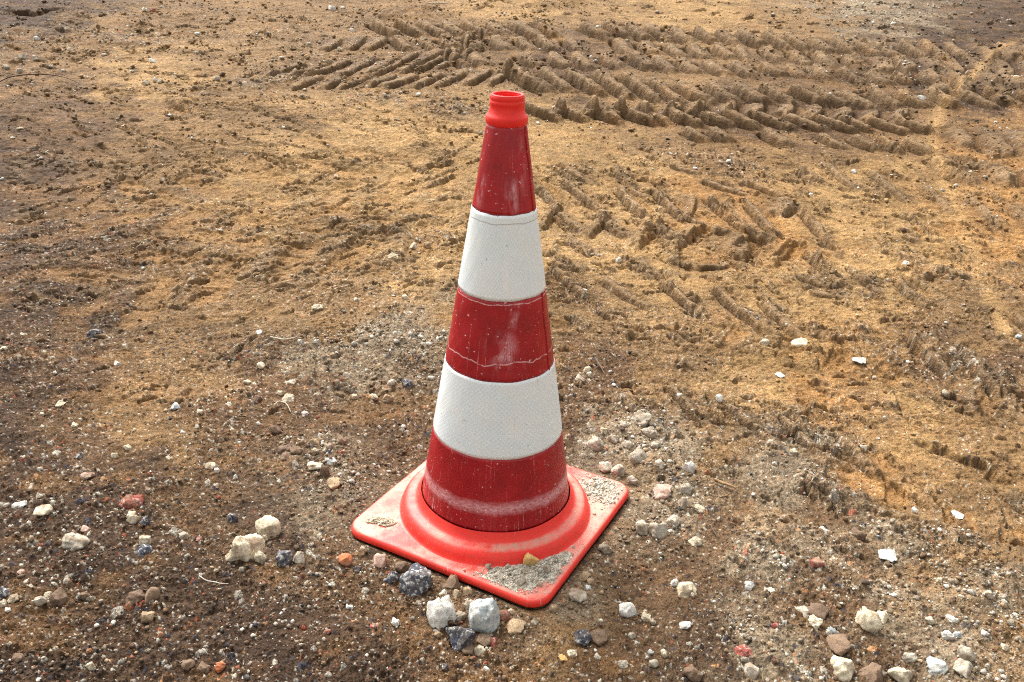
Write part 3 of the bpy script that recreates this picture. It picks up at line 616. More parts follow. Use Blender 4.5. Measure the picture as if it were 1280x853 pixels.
def white_film(name, creases, spots):
    m, t, p = new_mat(name)
    tc = nd(t, 'ShaderNodeTexCoord'); pos = tc.outputs['Object']; sep, ang, cyl = cyl_coords(t, pos)
    n1 = noise(t, pos, 14, 4, .6)
    col = mixc(t, ramp(t, n1, [(.3, 0.0), (.7, 1.0)]), (.79, .84, .84), (.85, .88, .87))
    # honeycomb seal pattern
    def hexd(vec, sx, sy):
        return None
    v = nd(t, 'ShaderNodeTexVoronoi', feature='DISTANCE_TO_EDGE'); v.inputs['Randomness'].default_value = 0.0; v.inputs['Scale'].default_value = 1
    mp = nd(t, 'ShaderNodeMapping'); mp.inputs['Scale'].default_value = (17, 175, 1); mp.inputs['Rotation'].default_value = (0, 0, 0)
    t.links.new(cyl, mp.inputs['Vector'])
    mr = nd(t, 'ShaderNodeMapping'); mr.inputs['Rotation'].default_value = (0, 0, R(45)); t.links.new(mp.outputs[0], mr.inputs['Vector'])
    t.links.new(mr.outputs[0], v.inputs['Vector'])
    cell = ramp(t, v.outputs['Distance'], [(.06, 0.0), (.16, 1.0)])
    col = mixc(t, mathn(t, 'MULTIPLY', cell, .6), col, (.60, .71, .71))
    pat = ramp(t, noise(t, pos, 22, 3), [(.42, 0.0), (.60, 1.0)])
    col = mixc(t, mathn(t, 'MULTIPLY', pat, .40), col, (.82, .82, .76))
    fleck = ramp(t, noise(t, pos, 150, 3, .6), [(.27, .75), (.31, 0.0)]); col = mixc(t, fleck, col, (.10, .06, .05))
    st = mathn(t, 'MULTIPLY', ramp(t, noise(t, stretch(t, cyl, 26, 5), 1, 5, .7), [(.60, 0.0), (.72, .8)]), ramp(t, noise(t, pos, 300, 2), [(.45, 0.0), (.55, 1.0)]))
    col = mixc(t, st, col, (.42, .36, .28))
    for (a0, wid, z0, z1) in spots:               # paler upright streaks, broken up by noise
        d = mathn(t, 'DIVIDE', mathn(t, 'ABSOLUTE', mathn(t, 'SUBTRACT', ang, a0)), wid)
        k = mathn(t, 'MULTIPLY', ramp(t, d, [(.2, 1.0), (1.0, 0.0)]), ramp(t, mathn(t, 'DIVIDE', mathn(t, 'ABSOLUTE', mathn(t, 'SUBTRACT', sep.outputs[2], (z0 + z1) / 2)), (z1 - z0) / 2), [(.5, 1.0), (1.0, 0.0)]))
        k = mathn(t, 'MULTIPLY', k, ramp(t, noise(t, stretch(t, cyl, 40, 12), 1, 4, .7), [(.36, 0.0), (.56, 1.0)]))
        col = mixc(t, mathn(t, 'MULTIPLY', k, .8), col, (.86, .85, .80))
    for (zc, amp, wd) in creases:
        wob = mathn(t, 'MULTIPLY', mathn(t, 'SUBTRACT', noise(t, stretch(t, cyl, 1.3, .1), 1, 4, .6), .5), amp)
        d = mathn(t, 'ABSOLUTE', mathn(t, 'SUBTRACT', mathn(t, 'ADD', sep.outputs[2], wob), zc))
        k = ramp(t, mathn(t, 'DIVIDE', d, wd), [(.3, .75), (1.0, 0.0)]); col = mixc(t, k, col, (.36, .33, .28))
    t.links.new(col, p.inputs['Base Color'])
    p.inputs['Roughness'].default_value = .42; p.inputs['Specular IOR Level'].default_value = .5
    b0 = bump(t, p, cell, .2, .0003); bump(t, p, noise(t, pos, 8, 2), .35, .008, b0)
    return m

# --- traffic cone
cone = bpy.data.objects.new('traffic_cone', None); COL.objects.link(cone)
cone.location = (CX, 0, 0); cone.rotation_euler = (0, -0.0064, 0)
cone['label'] = 'tall red and white striped traffic cone with square base on the bare soil'; cone['category'] = 'traffic cone'
MP = plastic_material()
def rad(z): return .1334 + (.0318 - .1334) * (z - .05) / .65
def make_base():
    # rounded square plate blending into the round rim: rings from outer edge to the inner hole
    bm = bmesh.new(); N = 192; rc = .034; s = BASE_S
    def sq(ang, off):                              # point of the rounded square at parameter ang, inset by off
        ss = s - off; r_ = max(rc - off, .012); c, q = math.cos(ang), math.sin(ang)
        lo, hi = 0, 1.5
        for _ in range(34):
            mid = (lo + hi) / 2; x, y = abs(mid * c) - (ss - r_), abs(mid * q) - (ss - r_)
            d = math.hypot(max(x, 0), max(y, 0)) + min(max(x, y), 0) - r_
            if d < 0: lo = mid
            else: hi = mid
        return lo
    rings = []
    edge = [(0.010, -.001), (.003, -.0005), (0.0, .003), (0.0, .009), (.0015, .0125), (.004, .0145), (.009, .0152), (.018, .0150)]
    for off, z in edge: rings.append([(sq(2 * math.pi * k / N, off), z) for k in range(N)])
    prof = [(.1760, .0150), (.1725, .0158), (.1705, .0195), (.1690, .0260), (.1655, .0325), (.1600, .0372), (.1545, .0385), (.1490, .0390), (.1445, .0402), (.1405, .0440), (.1375, .0500), (.1345, .056)]
    for i, (r_, z) in enumerate(prof):
        if i == 0:
            rings.append([(min(r_, sq(2 * math.pi * k / N, .020)), z) for k in range(N)])
        rings.append([(min(r_, sq(2 * math.pi * k / N, .021)), z) for k in range(N)])
    rot = BASE_A; vs = []
    for rg in rings:
        vs.append([bm.verts.new((r_ * math.cos(2 * math.pi * k / N + rot), r_ * math.sin(2 * math.pi * k / N + rot), z)) for k, (r_, z) in enumerate(rg)])
    for a, b in zip(vs[:-1], vs[1:]):
        for k in range(N):
            bm.faces.new((a[k], a[(k + 1) % N], b[(k + 1) % N], b[k]))
    # corners of old rubber curl a little
    for vv in vs:
        for v in vv:
            d = math.hypot(v.co.x, v.co.y)
            k = max(0, (d - .19) / .07)
            an = math.atan2(v.co.y, v.co.x)
            v.co.z += k * k * .004 * math.cos(an * 2 + 1) + .0006 * math.sin(an * 7)
    bmesh.ops.recalc_face_normals(bm, faces=bm.faces)
    me = bpy.data.meshes.new('base'); bm.to_mesh(me); bm.free(); return me
link('base_plate', make_base(), MP, cone)
body = []
for z in np.linspace(.045, .705, 40): body.append((rad(z) - .0016, z))
body += [(.0305, .7085), (.0318, .7105), (.0318, .7185), (.0308, .7205), (.0290, .7225), (.0270, .7260), (.0260, .7310), (.0256, .7365), (.0261, .7375), (.0262, .7420), (.0252, .7428),
         (.0256, .7436), (.0258, .7480), (.0250, .7500), (.0225, .7506), (.0205, .7500), (.0200, .7470), (.0205, .735), (.0240, .715), (.035, .65), (.125, .06)]
link('body', lathe(body), MP, cone)
rim = lathe([(.0252, .7505), (.0236, .7516), (.0212, .7513), (.0203, .7500), (.0203, .7490), (.0250, .7492)], closed=True)
link('rim', rim, MP, cone)
def band(name, z0, z1, mat, th=.0, wav=0):
    n = 200; prof = []
    zs = np.linspace(z0, z1, 26)
    prof = [(rad(z) - .0005 + th, z) for z in zs]
    prof = [(rad(z0) - .0012, z0 + .0001)] + prof + [(rad(z1) - .0012, z1 - .0001)]
    me = lathe(prof, n)
    co = np.empty(len(me.vertices) * 3); me.vertices.foreach_get('co', co); co = co.reshape(-1, 3)
    an = np.arctan2(co[:, 1], co[:, 0])
    k = .00045 * fbm(np.cos(an) * 2.2 + 9, np.sin(an) * 2.2 + co[:, 2] * 14, 7, 3)        # the film lies slightly uneven
    co[:, 0] += np.cos(an) * k; co[:, 1] += np.sin(an) * k
    e = (np.abs(co[:, 2] - z0) < .002) | (np.abs(co[:, 2] - z1) < .002)
    co[:, 2] += np.where(e, .0006 * np.sin(an * 3 + z0 * 50) + .0004 * np.sin(an * 11), 0)
    me.vertices.foreach_set('co', co.ravel()); me.update()
    return link(name, me, mat, cone)
Z = [.7104, .5801, .4487, .3172, .1858, .0540]
FRONT = -math.pi / 2
band('red_band', Z[1] + .0002, Z[0] - .002, red_film('red film top', [(FRONT + .25, .28, .575, .64, 1.0), (FRONT - .9, .25, .58, .64, .8), (FRONT + .75, .2, .60, .70, .7)]), .0002)['label'] = 'dark red top band with pale vertical scuffs'
band('white_band', Z[2], Z[1], white_film('white film upper', [(Z[1] - .013, .010, .0012)], [(FRONT + .12, .10, .45, .53)]), .0008)['label'] = 'upper white band with fine honeycomb pattern'
band('red_band', Z[3] + .0002, Z[2] - .0002, red_film('red film middle', [(FRONT + .05, .38, .325, .405, .85), (FRONT + .35, .22, .40, .448, .8)], crease=[(Z[2] - .006, .012, .0012), (Z[3] + .030, .034, .0013)]), .0002)['label'] = 'middle red band with a cracked hairline and round scuff'
band('white_band', Z[4], Z[3], white_film('white film lower', [], [(FRONT + .3, .25, .21, .27)]), .0008)['label'] = 'lower white band'
band('red_band', Z[5], Z[4] - .0002, red_film('red film bottom', [], chalk_z=(.098, .014)), .0006)['label'] = 'bottom red band with a chalky rub ring'
# overlapping seam of the film down the right side, one strip to a band
aS = FRONT + 1.12; MSEAM = red_film('red film seam', [], wear=1.6)
for z0, z1 in ((Z[1], Z[0] - .003), (Z[3], Z[2])):
    bm = bmesh.new(); prev = None
    for i in range(25):
        z = z0 + (z1 - z0) * i / 24; r_ = rad(z) + .0006; row = []
        for da, dr in ((-.0006, -.001), (-.0004, .0008), (.0022, .0006), (.0026, -.001)):
            a = aS + (da + .0007 * math.sin(z * 90)) / r_; row.append(bm.verts.new(((r_ + dr) * math.cos(a), (r_ + dr) * math.sin(a), z)))
        if prev:
            for k in range(3): bm.faces.new((prev[k], prev[k + 1], row[k + 1], row[k]))
        prev = row
    me = bpy.data.meshes.new('seam'); bmesh.ops.recalc_face_normals(bm, faces=bm.faces); bm.to_mesh(me); bm.free()
    link('film_seam', me, MSEAM, cone)

# --- stones
def stone_mat(name, c1, c2, spk=None, soil=.75, scale=1.0):
    m, t, p = new_mat(name)
    g = nd(t, 'ShaderNodeNewGeometry'); oi = nd(t, 'ShaderNodeObjectInfo')
    off = nd(t, 'ShaderNodeVectorMath', operation='ADD'); t.links.new(g.outputs['Position'], off.inputs[0])
    v3 = nd(t, 'ShaderNodeCombineXYZ'); t.links.new(mathn(t, 'MULTIPLY', oi.outputs['Random'], 9.0), v3.inputs[0]); t.links.new(v3.outputs[0], off.inputs[1]); pos = off.outputs[0]
    a = noise(t, pos, 90 * scale, 5, .62); b = noise(t, pos, 420, 3, .7); d = noise(t, pos, 45, 3, .6)
    col = mixc(t, ramp(t, a, [(.34, 0.0), (.62, 1.0)]), c1, c2)
    col = mixc(t, 1.0, col, ramp(t, b, [(.28, .55), (.5, 1.0), (.72, 1.25)]), 'MULTIPLY')
    if spk: col = mixc(t, ramp(t, noise(t, pos, 160, 4, .7), [(.54, 0.0), (.60, .9)]), col, spk)
    if soil: col = mixc(t, ramp(t, d, [(.47, 0.0), (.62, soil)]), col, (.24, .165, .10))
    col = mixc(t, 1.0, col, ramp(t, oi.outputs['Random'], [(0, .82), (1, 1.12)]), 'MULTIPLY')
    t.links.new(col, p.inputs['Base Color']); p.inputs['Roughness'].default_value = .85; p.inputs['Specular IOR Level'].default_value = .25
    b0 = bump(t, p, b, .55, .0012); bump(t, p, a, .7, .004, b0)
    return m
SM = {
 'cream': stone_mat('cream stone', (.66, .58, .42), (.48, .40, .27)),
 'white': stone_mat('white stone', (.74, .71, .64), (.55, .52, .45), soil=.25),
 'grey': stone_mat('grey stone', (.50, .44, .34), (.33, .28, .21)),
 'pink': stone_mat('pinkish stone', (.60, .42, .34), (.46, .28, .21)),
 'tan': stone_mat('tan stone', (.44, .32, .19), (.32, .22, .13)),
 'brown': stone_mat('brown clod', (.21, .135, .085), (.13, .083, .055), soil=.5),
 'dark': stone_mat('asphalt lump', (.030, .034, .048), (.085, .09, .11), spk=(.50, .48, .42), soil=.3),
 'blue': stone_mat('bluish rubble', (.62, .60, .52), (.30, .36, .38), soil=.25),
 'orange': stone_mat('orange brick', (.52, .17, .065), (.36, .12, .06)),
 'red': stone_mat('red brick', (.27, .06, .04), (.20, .06, .045), spk=(.42, .28, .23)),
 'yellow': stone_mat('yellow stone', (.78, .50, .18), (.66, .40, .15), soil=0),
 'shard': stone_mat('white shard', (.72, .70, .64), (.52, .50, .44), soil=.5),
}
def rock_mesh(seed, cuts=9, rough=.05, sub=4, flat=1.0, lobes=0):
    r_ = np.random.default_rng(seed); bm = bmesh.new(); bmesh.ops.create_icosphere(bm, subdivisions=sub, radius=1)
    co = np.array([v.co[:] for v in bm.verts])
    for _ in range(cuts):
        n = r_.normal(size=3); n /= np.linalg.norm(n); dd = r_.uniform(.50, .82)
        k = co @ n - dd; co = co - np.where(k > 0, k * .93, 0)[:, None] * n
    for f, a in ((1.3, .22), (2.7, .12), (6, rough * 1.5), (13, rough * .9)):
        q = co * f + r_.uniform(0, 20, 3)
        d = gnoise(q[:, 0] + q[:, 2] * .7, q[:, 1] - q[:, 2] * .6, int(seed) % 7 + 1)
        co = co * (1 + a * d)[:, None]
    if lobes:
        for _ in range(lobes):
            n = r_.normal(size=3); n /= np.linalg.norm(n); k = np.clip((co / np.linalg.norm(co, axis=1)[:, None]) @ n, 0, None); co = co + (k ** 5 * r_.uniform(.1, .3))[:, None] * n
    co[:, 2] *= flat
    ex = (co.max(0) - co.min(0)); co = (co - (co.max(0) + co.min(0)) / 2) / (ex[0])
    for v, c in zip(bm.verts, co): v.co = c
    me = bpy.data.meshes.new('rock'); bm.to_mesh(me); bm.free(); me.update(); return me
ROCKS = {}
def rock_variant(kind, k, mat):
    key = (kind, k, mat)
    if key not in ROCKS:
        par = dict(round=dict(cuts=7, rough=.035), angular=dict(cuts=13, rough=.025), crumbly=dict(cuts=7, rough=.11, lobes=5), flat=dict(cuts=9, rough=.03, flat=.45), shard=dict(cuts=22, rough=.002, flat=.22))[kind]
        me = rock_mesh(1000 + k * 13 + {'round': 1, 'angular': 2, 'crumbly': 3, 'flat': 4, 'shard': 5}[kind] * 101, **par)
        me.materials.append(SM[mat]); me.polygons.foreach_set('use_smooth', np.ones(len(me.polygons), bool)); ROCKS[key] = me
    return ROCKS[key]

# photo position (px, py), apparent width, shape, material, height/width, then label ('' = compose one from neighbours)
ST = '''
109 594 18 flat pink .6|pale pink flat stone with reddish rim above the red brick crumbs
53 638 24 flat cream .55|flat cream stone leaning in dark soil at the left edge, above a broad pale one
164 624 30 crumbly red .6|crumbled red brick lump with pinkish top on the dark soil
166 646 17 round cream .9|round cream stone just below the crumbled red brick
181 653 14 angular dark .8|small blue-black chip right below the red brick lump
105 659 15 flat pink .6|pinkish pebble above the broad pale flat stone
94 675 32 flat grey .6|broad pale flat stone among dark crumbs on the left
181 676 15 round cream .8|cream pebble over the black and white chip
178 688 21 angular dark .6|black and white speckled chip under a cream pebble
230 669 12 round grey 1.|small upright pale grey pebble between brick lump and big pale rubble
290 647 14 round dark .9|dark grey round pebble left of the big cream stone
336 657 33 angular cream .85|big cream stone with hollow top left of the cone base
331 671 11 round cream .8|small cream pebble tucked under the big cream stone
307 684 44 crumbly cream .9|largest crumbly pale rubble lump left of the cone
326 695 20 crumbly cream .9|lobed pale crumb joined to the largest rubble lump
356 697 22 angular dark .75|dark blue and white rubble piece between two pale ones
372 696 22 angular grey .8|angular grey-white fragment at the right end of the rubble row
432 699 19 angular orange .8|orange brick fragment near the left corner of the cone base
446 712 12 angular dark .9|
26 715 11 flat pink .8|
58 740 10 angular cream 1.|
17 747 14 flat cream .6|
50 750 15 round grey .8|
73 745 22 round brown .9|
107 745 16 round brown .8|
5 740 18 angular dark .7|
188 741 22 angular brown .9|angular brown clod above the orange-red brick crumb
170 747 19 angular brown .9|
161 757 16 angular orange .9|orange-red brick piece beside two brown clods
184 770 18 crumbly tan .9|
113 829 13 round cream .95|round cream pebble alone on dark soil near the lower left
22 822 16 flat brown .7|
200 794 9 angular orange 1.|
276 832 12 angular orange 1.|
235 830 16 round brown .7|
254 833 16 round brown .8|
288 819 10 angular dark .9|
263 583 14 flat cream .8|
160 559 9 round cream 1.|
271 588 7 round white 1.|
294 596 7 angular white 1.|
394 551 15 flat tan .7|
356 556 20 flat brown .7|
370 563 16 flat brown .7|
358 570 14 flat brown .7|
394 564 10 round cream .9|
411 558 12 round grey .8|
427 550 14 round brown .8|
394 582 21 flat cream .55|flat cream slab left of a standing brown stone
406 589 16 angular brown 1.2|brown stone standing on edge beside a flat cream slab
418 604 18 flat tan .6|
414 575 16 flat blue .4|
98 570 13 angular dark .8|
185 613 8 round cream 1.|
24 630 18 flat white .6|
330 730 9 angular red .8|
249 674 9 angular red .8|
439 759 6 round white 1.|
70 811 6 round white 1.|
9 760 7 round white .8|
50 686 6 round white .9|
475 699 17 round pink 1.|pinkish brown stone at the left front edge of the cone base
490 721 17 angular dark .9|dark blue and grey stone left of the large asphalt lump
522 724 40 angular dark .85|large grey-faced asphalt lump against the front left edge of the base
551 765 40 crumbly white 1.15|biggest white stone in front of the cone
603 767 40 angular blue 1.4|pointed pale bluish rubble piece below the front corner of the base
574 796 42 angular dark .8|large black asphalt lump in front of the two white stones
628 769 20 crumbly red .9|pinkish red speckled brick pebble right of the pointed rubble
646 782 25 flat tan .7|
575 770 15 round grey .9|grey pebble between the biggest white stone and the pointed one
565 727 23 angular brown .9|
502 708 19 angular brown .8|
548 791 12 round tan .9|
605 800 20 flat brown .7|
616 803 13 angular red .9|
599 811 16 flat cream .8|
585 811 20 flat brown .5|
494 779 10 round white .9|
555 833 11 angular dark .9|
722 744 25 flat grey .65|flat grey stone just right of the front corner of the base
731 720 16 flat tan .7|
738 726 9 round tan .9|
735 734 10 flat blue .7|
784 761 22 angular white 1.|pale blocky stone right of the front of the cone base
757 684 18 round grey .9|
823 661 24 round grey .85|
804 659 22 round grey .8|
860 735 26 flat cream .75|cream stone with smaller grey piece at its left
844 728 10 round white 1.|
808 771 14 round cream .8|
816 778 9 round grey .9|
729 796 22 flat dark 1.1|dark blue-black slab standing in the soil by a yellowish patch
750 795 24 flat brown .6|
716 816 14 flat cream .7|
704 822 14 flat yellow .5|
747 821 10 round grey .9|
779 831 13 crumbly grey .9|
817 829 14 crumbly grey .8|
830 817 9 round cream .9|
813 815 8 round blue .9|
693 760 12 round tan .9|
435 759 6 round white .9|
459 819 6 round white .9|
607 836 7 round white .9|
468 782 14 crumbly red .5|
409 789 10 crumbly red .5|
790 794 10 round grey .9|
668 777 9 round grey .9|
639 764 9 round cream .9|
571 741 10 round cream 1.|
585 739 12 round tan .9|
587 755 16 round grey .9|
745 554 22 round grey .85|round pale grey stone nearest the right side of the lowest white band
767 545 16 flat grey .8|
801 524 27 crumbly grey .8|grey crumbly lump at the top of the rubble trail
797 571 25 crumbly grey .85|
758 583 17 round grey .8|
773 587 21 crumbly grey .9|
820 556 14 round grey .8|
780 530 12 round grey .8|
812 540 16 crumbly grey .8|
785 555 14 angular grey .8|
825 580 14 round grey .8|
790 600 14 round grey .8|
735 461 11 round cream .9|
725 472 13 round grey .8|
738 468 11 round grey .8|
755 538 9 round cream .9|
468 497 10 round cream .9|
485 497 14 crumbly tan .9|
490 478 13 round grey .7|
509 478 15 angular dark .7|
447 414 8 round cream .9|
863 582 17 angular white 1.1|upright pale stone at the right end of the rubble trail
829 613 27 flat pink .65|long pinkish stone lying right of the base's right corner
856 610 21 crumbly grey .8|
853 628 18 angular grey 1.|
842 652 20 crumbly grey .8|
875 635 15 flat cream .7|
870 677 18 flat cream .75|
889 624 10 round tan .8|
937 731 12 angular white .9|
1022 702 20 flat red .7|reddish brown brick pebble among grey crumbs at lower right
1197 644 18 shard shard .3|thin white shard lying on smooth clay at the right
1110 692 24 shard shard .5|largest white shard, under the grey clods at lower right
1086 775 34 angular cream .85|big cream stone at lower right with a split right side
1102 771 18 angular cream .9|
1055 833 28 angular cream 1.|smooth cream cube-like stone near the bottom edge
1091 841 33 angular brown .7|large reddish brown stone on the bottom edge
1126 843 31 flat cream .7|pale cream flat stone cut by the bottom edge
1137 820 18 flat grey .9|
940 837 20 round grey .9|
831 818 9 round cream 1.|
1184 794 16 round white .9|
1197 793 11 round blue .9|
1231 791 10 round white .7|
1236 744 12 round grey .9|
1209 816 22 angular grey .9|
1205 833 24 angular grey .7|
1172 833 25 angular blue .6|bluish white rubble plate in the gravel at the bottom right
1022 764 32 flat brown .45|long dark brown slab lying aslant at lower right
1005 765 22 flat grey .45|
1018 778 17 crumbly cream 1.|
1040 790 12 angular blue .8|
1050 804 30 flat brown .6|
930 814 22 flat red .45|
970 782 11 crumbly red .8|
1073 667 18 round brown .7|
866 841 24 round brown .8|
1079 560 11 round grey .7|
915 550 11 round tan .8|
992 564 10 round cream .7|
1175 724 8 round cream .9|
1190 773 13 round white .8|
1163 775 12 round grey .8|
1256 808 9 round cream .8|
1253 745 14 crumbly grey .8|
856 779 18 shard shard .9|small white shard lying flat on brown soil right of the cone base
1000 428 29 flat cream .4|flat pale slab beside the clod ridges on the right
956 427 15 crumbly cream .6|
1074 451 18 shard shard .5|white shard at the foot of the second clod ridge
975 468 12 shard shard .4|
900 497 12 round white .8|
849 496 7 round white .8|
1093 471 8 round grey .8|
1181 494 9 round grey .8|
1276 414 9 round blue .7|
1080 560 8 round grey .8|
1068 214 7 round white .8|
1134 324 9 flat white .7|
774 325 8 round white .8|
1014 243 6 round white .8|
1110 349 6 round grey .8|
881 71 4 round white 1.|
760 99 5 round white 1.|
739 71 4 round white 1.|
1270 95 15 flat cream .6|pale stone in the ruts at the upper right edge
1151 127 11 flat white .7|
46 48 8 round white .8|
27 70 9 round grey .8|
45 72 9 round grey .8|
8 84 10 round grey .7|
25 89 9 round grey .8|
182 103 11 flat cream .8|
194 99 7 round white .8|
201 101 7 round grey .8|
191 76 9 round white .7|
191 13 7 angular red .9|
181 14 6 round white .9|
415 9 10 round white .8|
440 38 7 round white .8|
386 56 8 angular cream 1.|
425 60 7 round cream .9|
492 319 14 flat cream .7|
516 307 14 angular cream .8|
535 306 10 angular tan .9|
507 371 10 round cream .8|
204 223 5 round white .8|
25 161 7 flat cream .7|
118 415 17 crumbly dark .6|dark charred crumb patch left of the middle
5 435 9 flat cream .9|
28 418 7 round cream .8|
156 433 8 round cream .8|
146 454 8 round white .6|
77 502 14 flat cream .4|
53 518 6 round cream .8|
218 508 14 angular blue .7|
93 531 8 round cream .8|
101 525 6 round cream .8|
143 569 9 round cream .7|
327 456 10 round cream .9|
361 496 16 flat cream .8|
350 491 8 round cream .8|
364 478 12 flat cream .6|
375 426 8 round white .9|
396 427 7 round white .9|
324 415 9 flat white .7|
397 382 15 flat cream .5|
309 478 12 flat cream .6|
250 515 8 round cream .8|
260 512 6 round cream .8|
322 497 11 round brown .8|
345 536 17 round brown .7|
381 516 8 round white .8|
443 496 9 round cream .8|
228 540 6 round white .8|
323 528 6 round white .8|
'''
UNIT_C = {'cream': 'cream', 'white': 'white', 'grey': 'grey', 'pink': 'pinkish', 'tan': 'tan', 'brown': 'brown', 'dark': 'blue-black', 'blue': 'bluish grey', 'orange': 'orange', 'red': 'brick red', 'yellow': 'yellowish', 'shard': 'bright white'}
recs = []
for ln in ST.strip().splitlines():
    a, lab = ln.split('|'); px, py, wd, kind, mat, asp = a.split()
    recs.append(dict(px=float(px), py=float(py), w=float(wd), kind=kind, mat=mat, asp=float(asp), label=lab))
# landmarks people can find, for the labels of the small ones
MARKS = [(340, 655, 'the big cream stone'), (307, 686, 'the large crumbly pale lump'), (164, 628, 'the crumbled red brick'), (94, 675, 'the broad pale flat stone'), (432, 699, 'the orange brick piece'),
 (438, 655, 'the left corner of the cone base'), (551, 765, 'the biggest white stone'), (574, 796, 'the large black lump'), (522, 724, 'the large asphalt lump'), (668, 756, 'the front corner of the cone base'), (604, 767, 'the pointed bluish stone'),
 (786, 612, 'the right corner of the cone base'), (729, 796, 'the standing dark slab'), (855, 779, 'the shard right of the cone'), (860, 735, 'the cream stone right of the cone'), (1086, 775, 'the split cream stone'),
 (1055, 833, 'the cube-like cream stone'), (1110, 692, 'the largest white shard'), (1022, 702, 'the brick red pebble'), (863, 582, 'the upright pale stone'), (1000, 428, 'the flat pale slab'), (1022, 764, 'the long brown slab'),
 (118, 415, 'the charred crumb patch'), (190, 520, 'the yellow patch of soil'), (394, 582, 'the flat cream slab'), (696, 470, 'the foot of the middle red band'), (545, 480, 'the top of the lower white band'),
 (20, 15, 'the dark hollow in the far left corner'), (100, 103, 'the rusty wire'), (188, 742, 'the angular brown clod'), (1230, 745, 'the pale gravel drift'), (636, 118, 'the cone tip'), (1190, 455, 'the grey clod ridge'),
 (113, 829, 'the lone cream pebble'), (800, 545, 'the grey rubble trail'), (1172, 180, 'the pale dust line'), (520, 296, 'the torn earth patch left of the cone'), (1205, 575, 'the long earth crack')]
def compose(rc):
    d = sorted(((m[0] - rc['px']) ** 2 + ((m[1] - rc['py']) * 1.35) ** 2, m) for m in MARKS)
    k = 0
    while d[k][0] < 36: k += 1
    m = d[k][1]; dx = rc['px'] - m[0]; dy = (rc['py'] - m[1]) * 1.35
    dist = math.sqrt(d[k][0])
    if abs(dx) > 2.2 * abs(dy): dr = 'right of' if dx > 0 else 'left of'
    elif abs(dy) > 2.2 * abs(dx): dr = 'in front of' if dy > 0 else 'behind'
    else: dr = ('front right of' if dx > 0 else 'front left of') if dy > 0 else ('back right of' if dx > 0 else 'back left of')
    nr = 'just ' if dist < 35 else ('some way ' if dist > 90 else '')
    sz = 'tiny' if rc['w'] < 8 else ('small' if rc['w'] < 14 else 'middling')
    sh = {'round': 'rounded', 'angular': 'angular', 'crumbly': 'crumbly', 'flat': 'flat', 'shard': 'thin'}[rc['kind']]
    nn = {'brown': 'clod', 'red': 'brick crumb', 'orange': 'brick crumb', 'shard': 'shard'}.get(rc['mat'], 'pebble' if rc['w'] < 16 else 'stone')
    if len(f"{sz} {UNIT_C[rc['mat']]} {sh} {nn} {nr}{dr} {m[2]}".split()) > 16: nr = ''
    if len(f"{sz} {UNIT_C[rc['mat']]} {sh} {nn} {nr}{dr} {m[2]}".split()) > 16: sh = ''
    return f"{sz} {UNIT_C[rc['mat']]} {sh} {nn} {nr}{dr} {m[2]}"
used = {}
GROUP = {'brown': 'brown clods on the soil', 'red': 'red and orange brick bits', 'orange': 'red and orange brick bits', 'shard': 'white shards', 'dark': 'blue-black asphalt bits'}
def put_rock(rc, i):
    me = rock_variant(rc['kind'], i % 6, rc['mat'])
    P = ray_ground(rc['px'], rc['py'])[0]
    for _ in range(3):
        g0 = float(gz(P[0], P[1])[0]); depth = (P - CAM) @ Fw; W = rc['w'] * depth / F_PX
        P = ray_ground(rc['px'], rc['py'], g0 - float(terrain(P[0], P[1])) + W * rc['asp'] * .30)[0]
    g0 = float(gz(P[0], P[1])[0]); depth = (P - CAM) @ Fw; W = rc['w'] * depth / F_PX
    nm = {'brown': 'soil_clod', 'red': 'brick_fragment', 'orange': 'brick_fragment', 'shard': 'white_shard', 'dark': 'asphalt_lump'}.get(rc['mat'], 'stone' if rc['w'] >= 16 else 'pebble')
    o = bpy.data.objects.new(nm, me); COL.objects.link(o)
    thick = me.vertices; zext = 1.0
    co = np.empty(len(thick) * 3); thick.foreach_get('co', co); zmax = co.reshape(-1, 3)[:, 2].max()
    H = W * rc['asp'] * (.5 if rc['kind'] != 'shard' else .12)
    if rc['kind'] == 'flat': H *= .8
    o.scale = (W, W * random.uniform(.8, 1.05), H * 1.15 / zmax)
    sh = rc['kind'] == 'shard'
    o.rotation_euler = (random.uniform(-.25, .25) * (.5 if sh else 1), random.uniform(-.25, .25) * (.5 if sh else 1), random.uniform(-.6, .6) + (math.pi if i % 3 == 0 else 0))
    o.location = (P[0], P[1], g0 + H * (.24 if not sh else 1.0))
    lab = rc['label'] or compose(rc)
    if sh:
        q = np.linspace(-.5, .5, 5) * W; qx, qy = np.meshgrid(q + P[0], q + P[1]); zz = gz(qx.ravel(), qy.ravel()); o.location.z = float(np.percentile(zz, 92)) + H * .3; o.rotation_euler[0] *= .5; o.rotation_euler[1] *= .5
    o['label'] = lab; o['category'] = {'soil_clod': 'clod', 'brick_fragment': 'brick bit', 'white_shard': 'shard', 'asphalt_lump': 'asphalt lump'}.get(nm, nm)
    o['group'] = GROUP.get(rc['mat'], 'loose stones and pebbles on the soil')
    used.setdefault(lab, []).append((o, rc))
for i, rc in enumerate(recs): put_rock(rc, i)
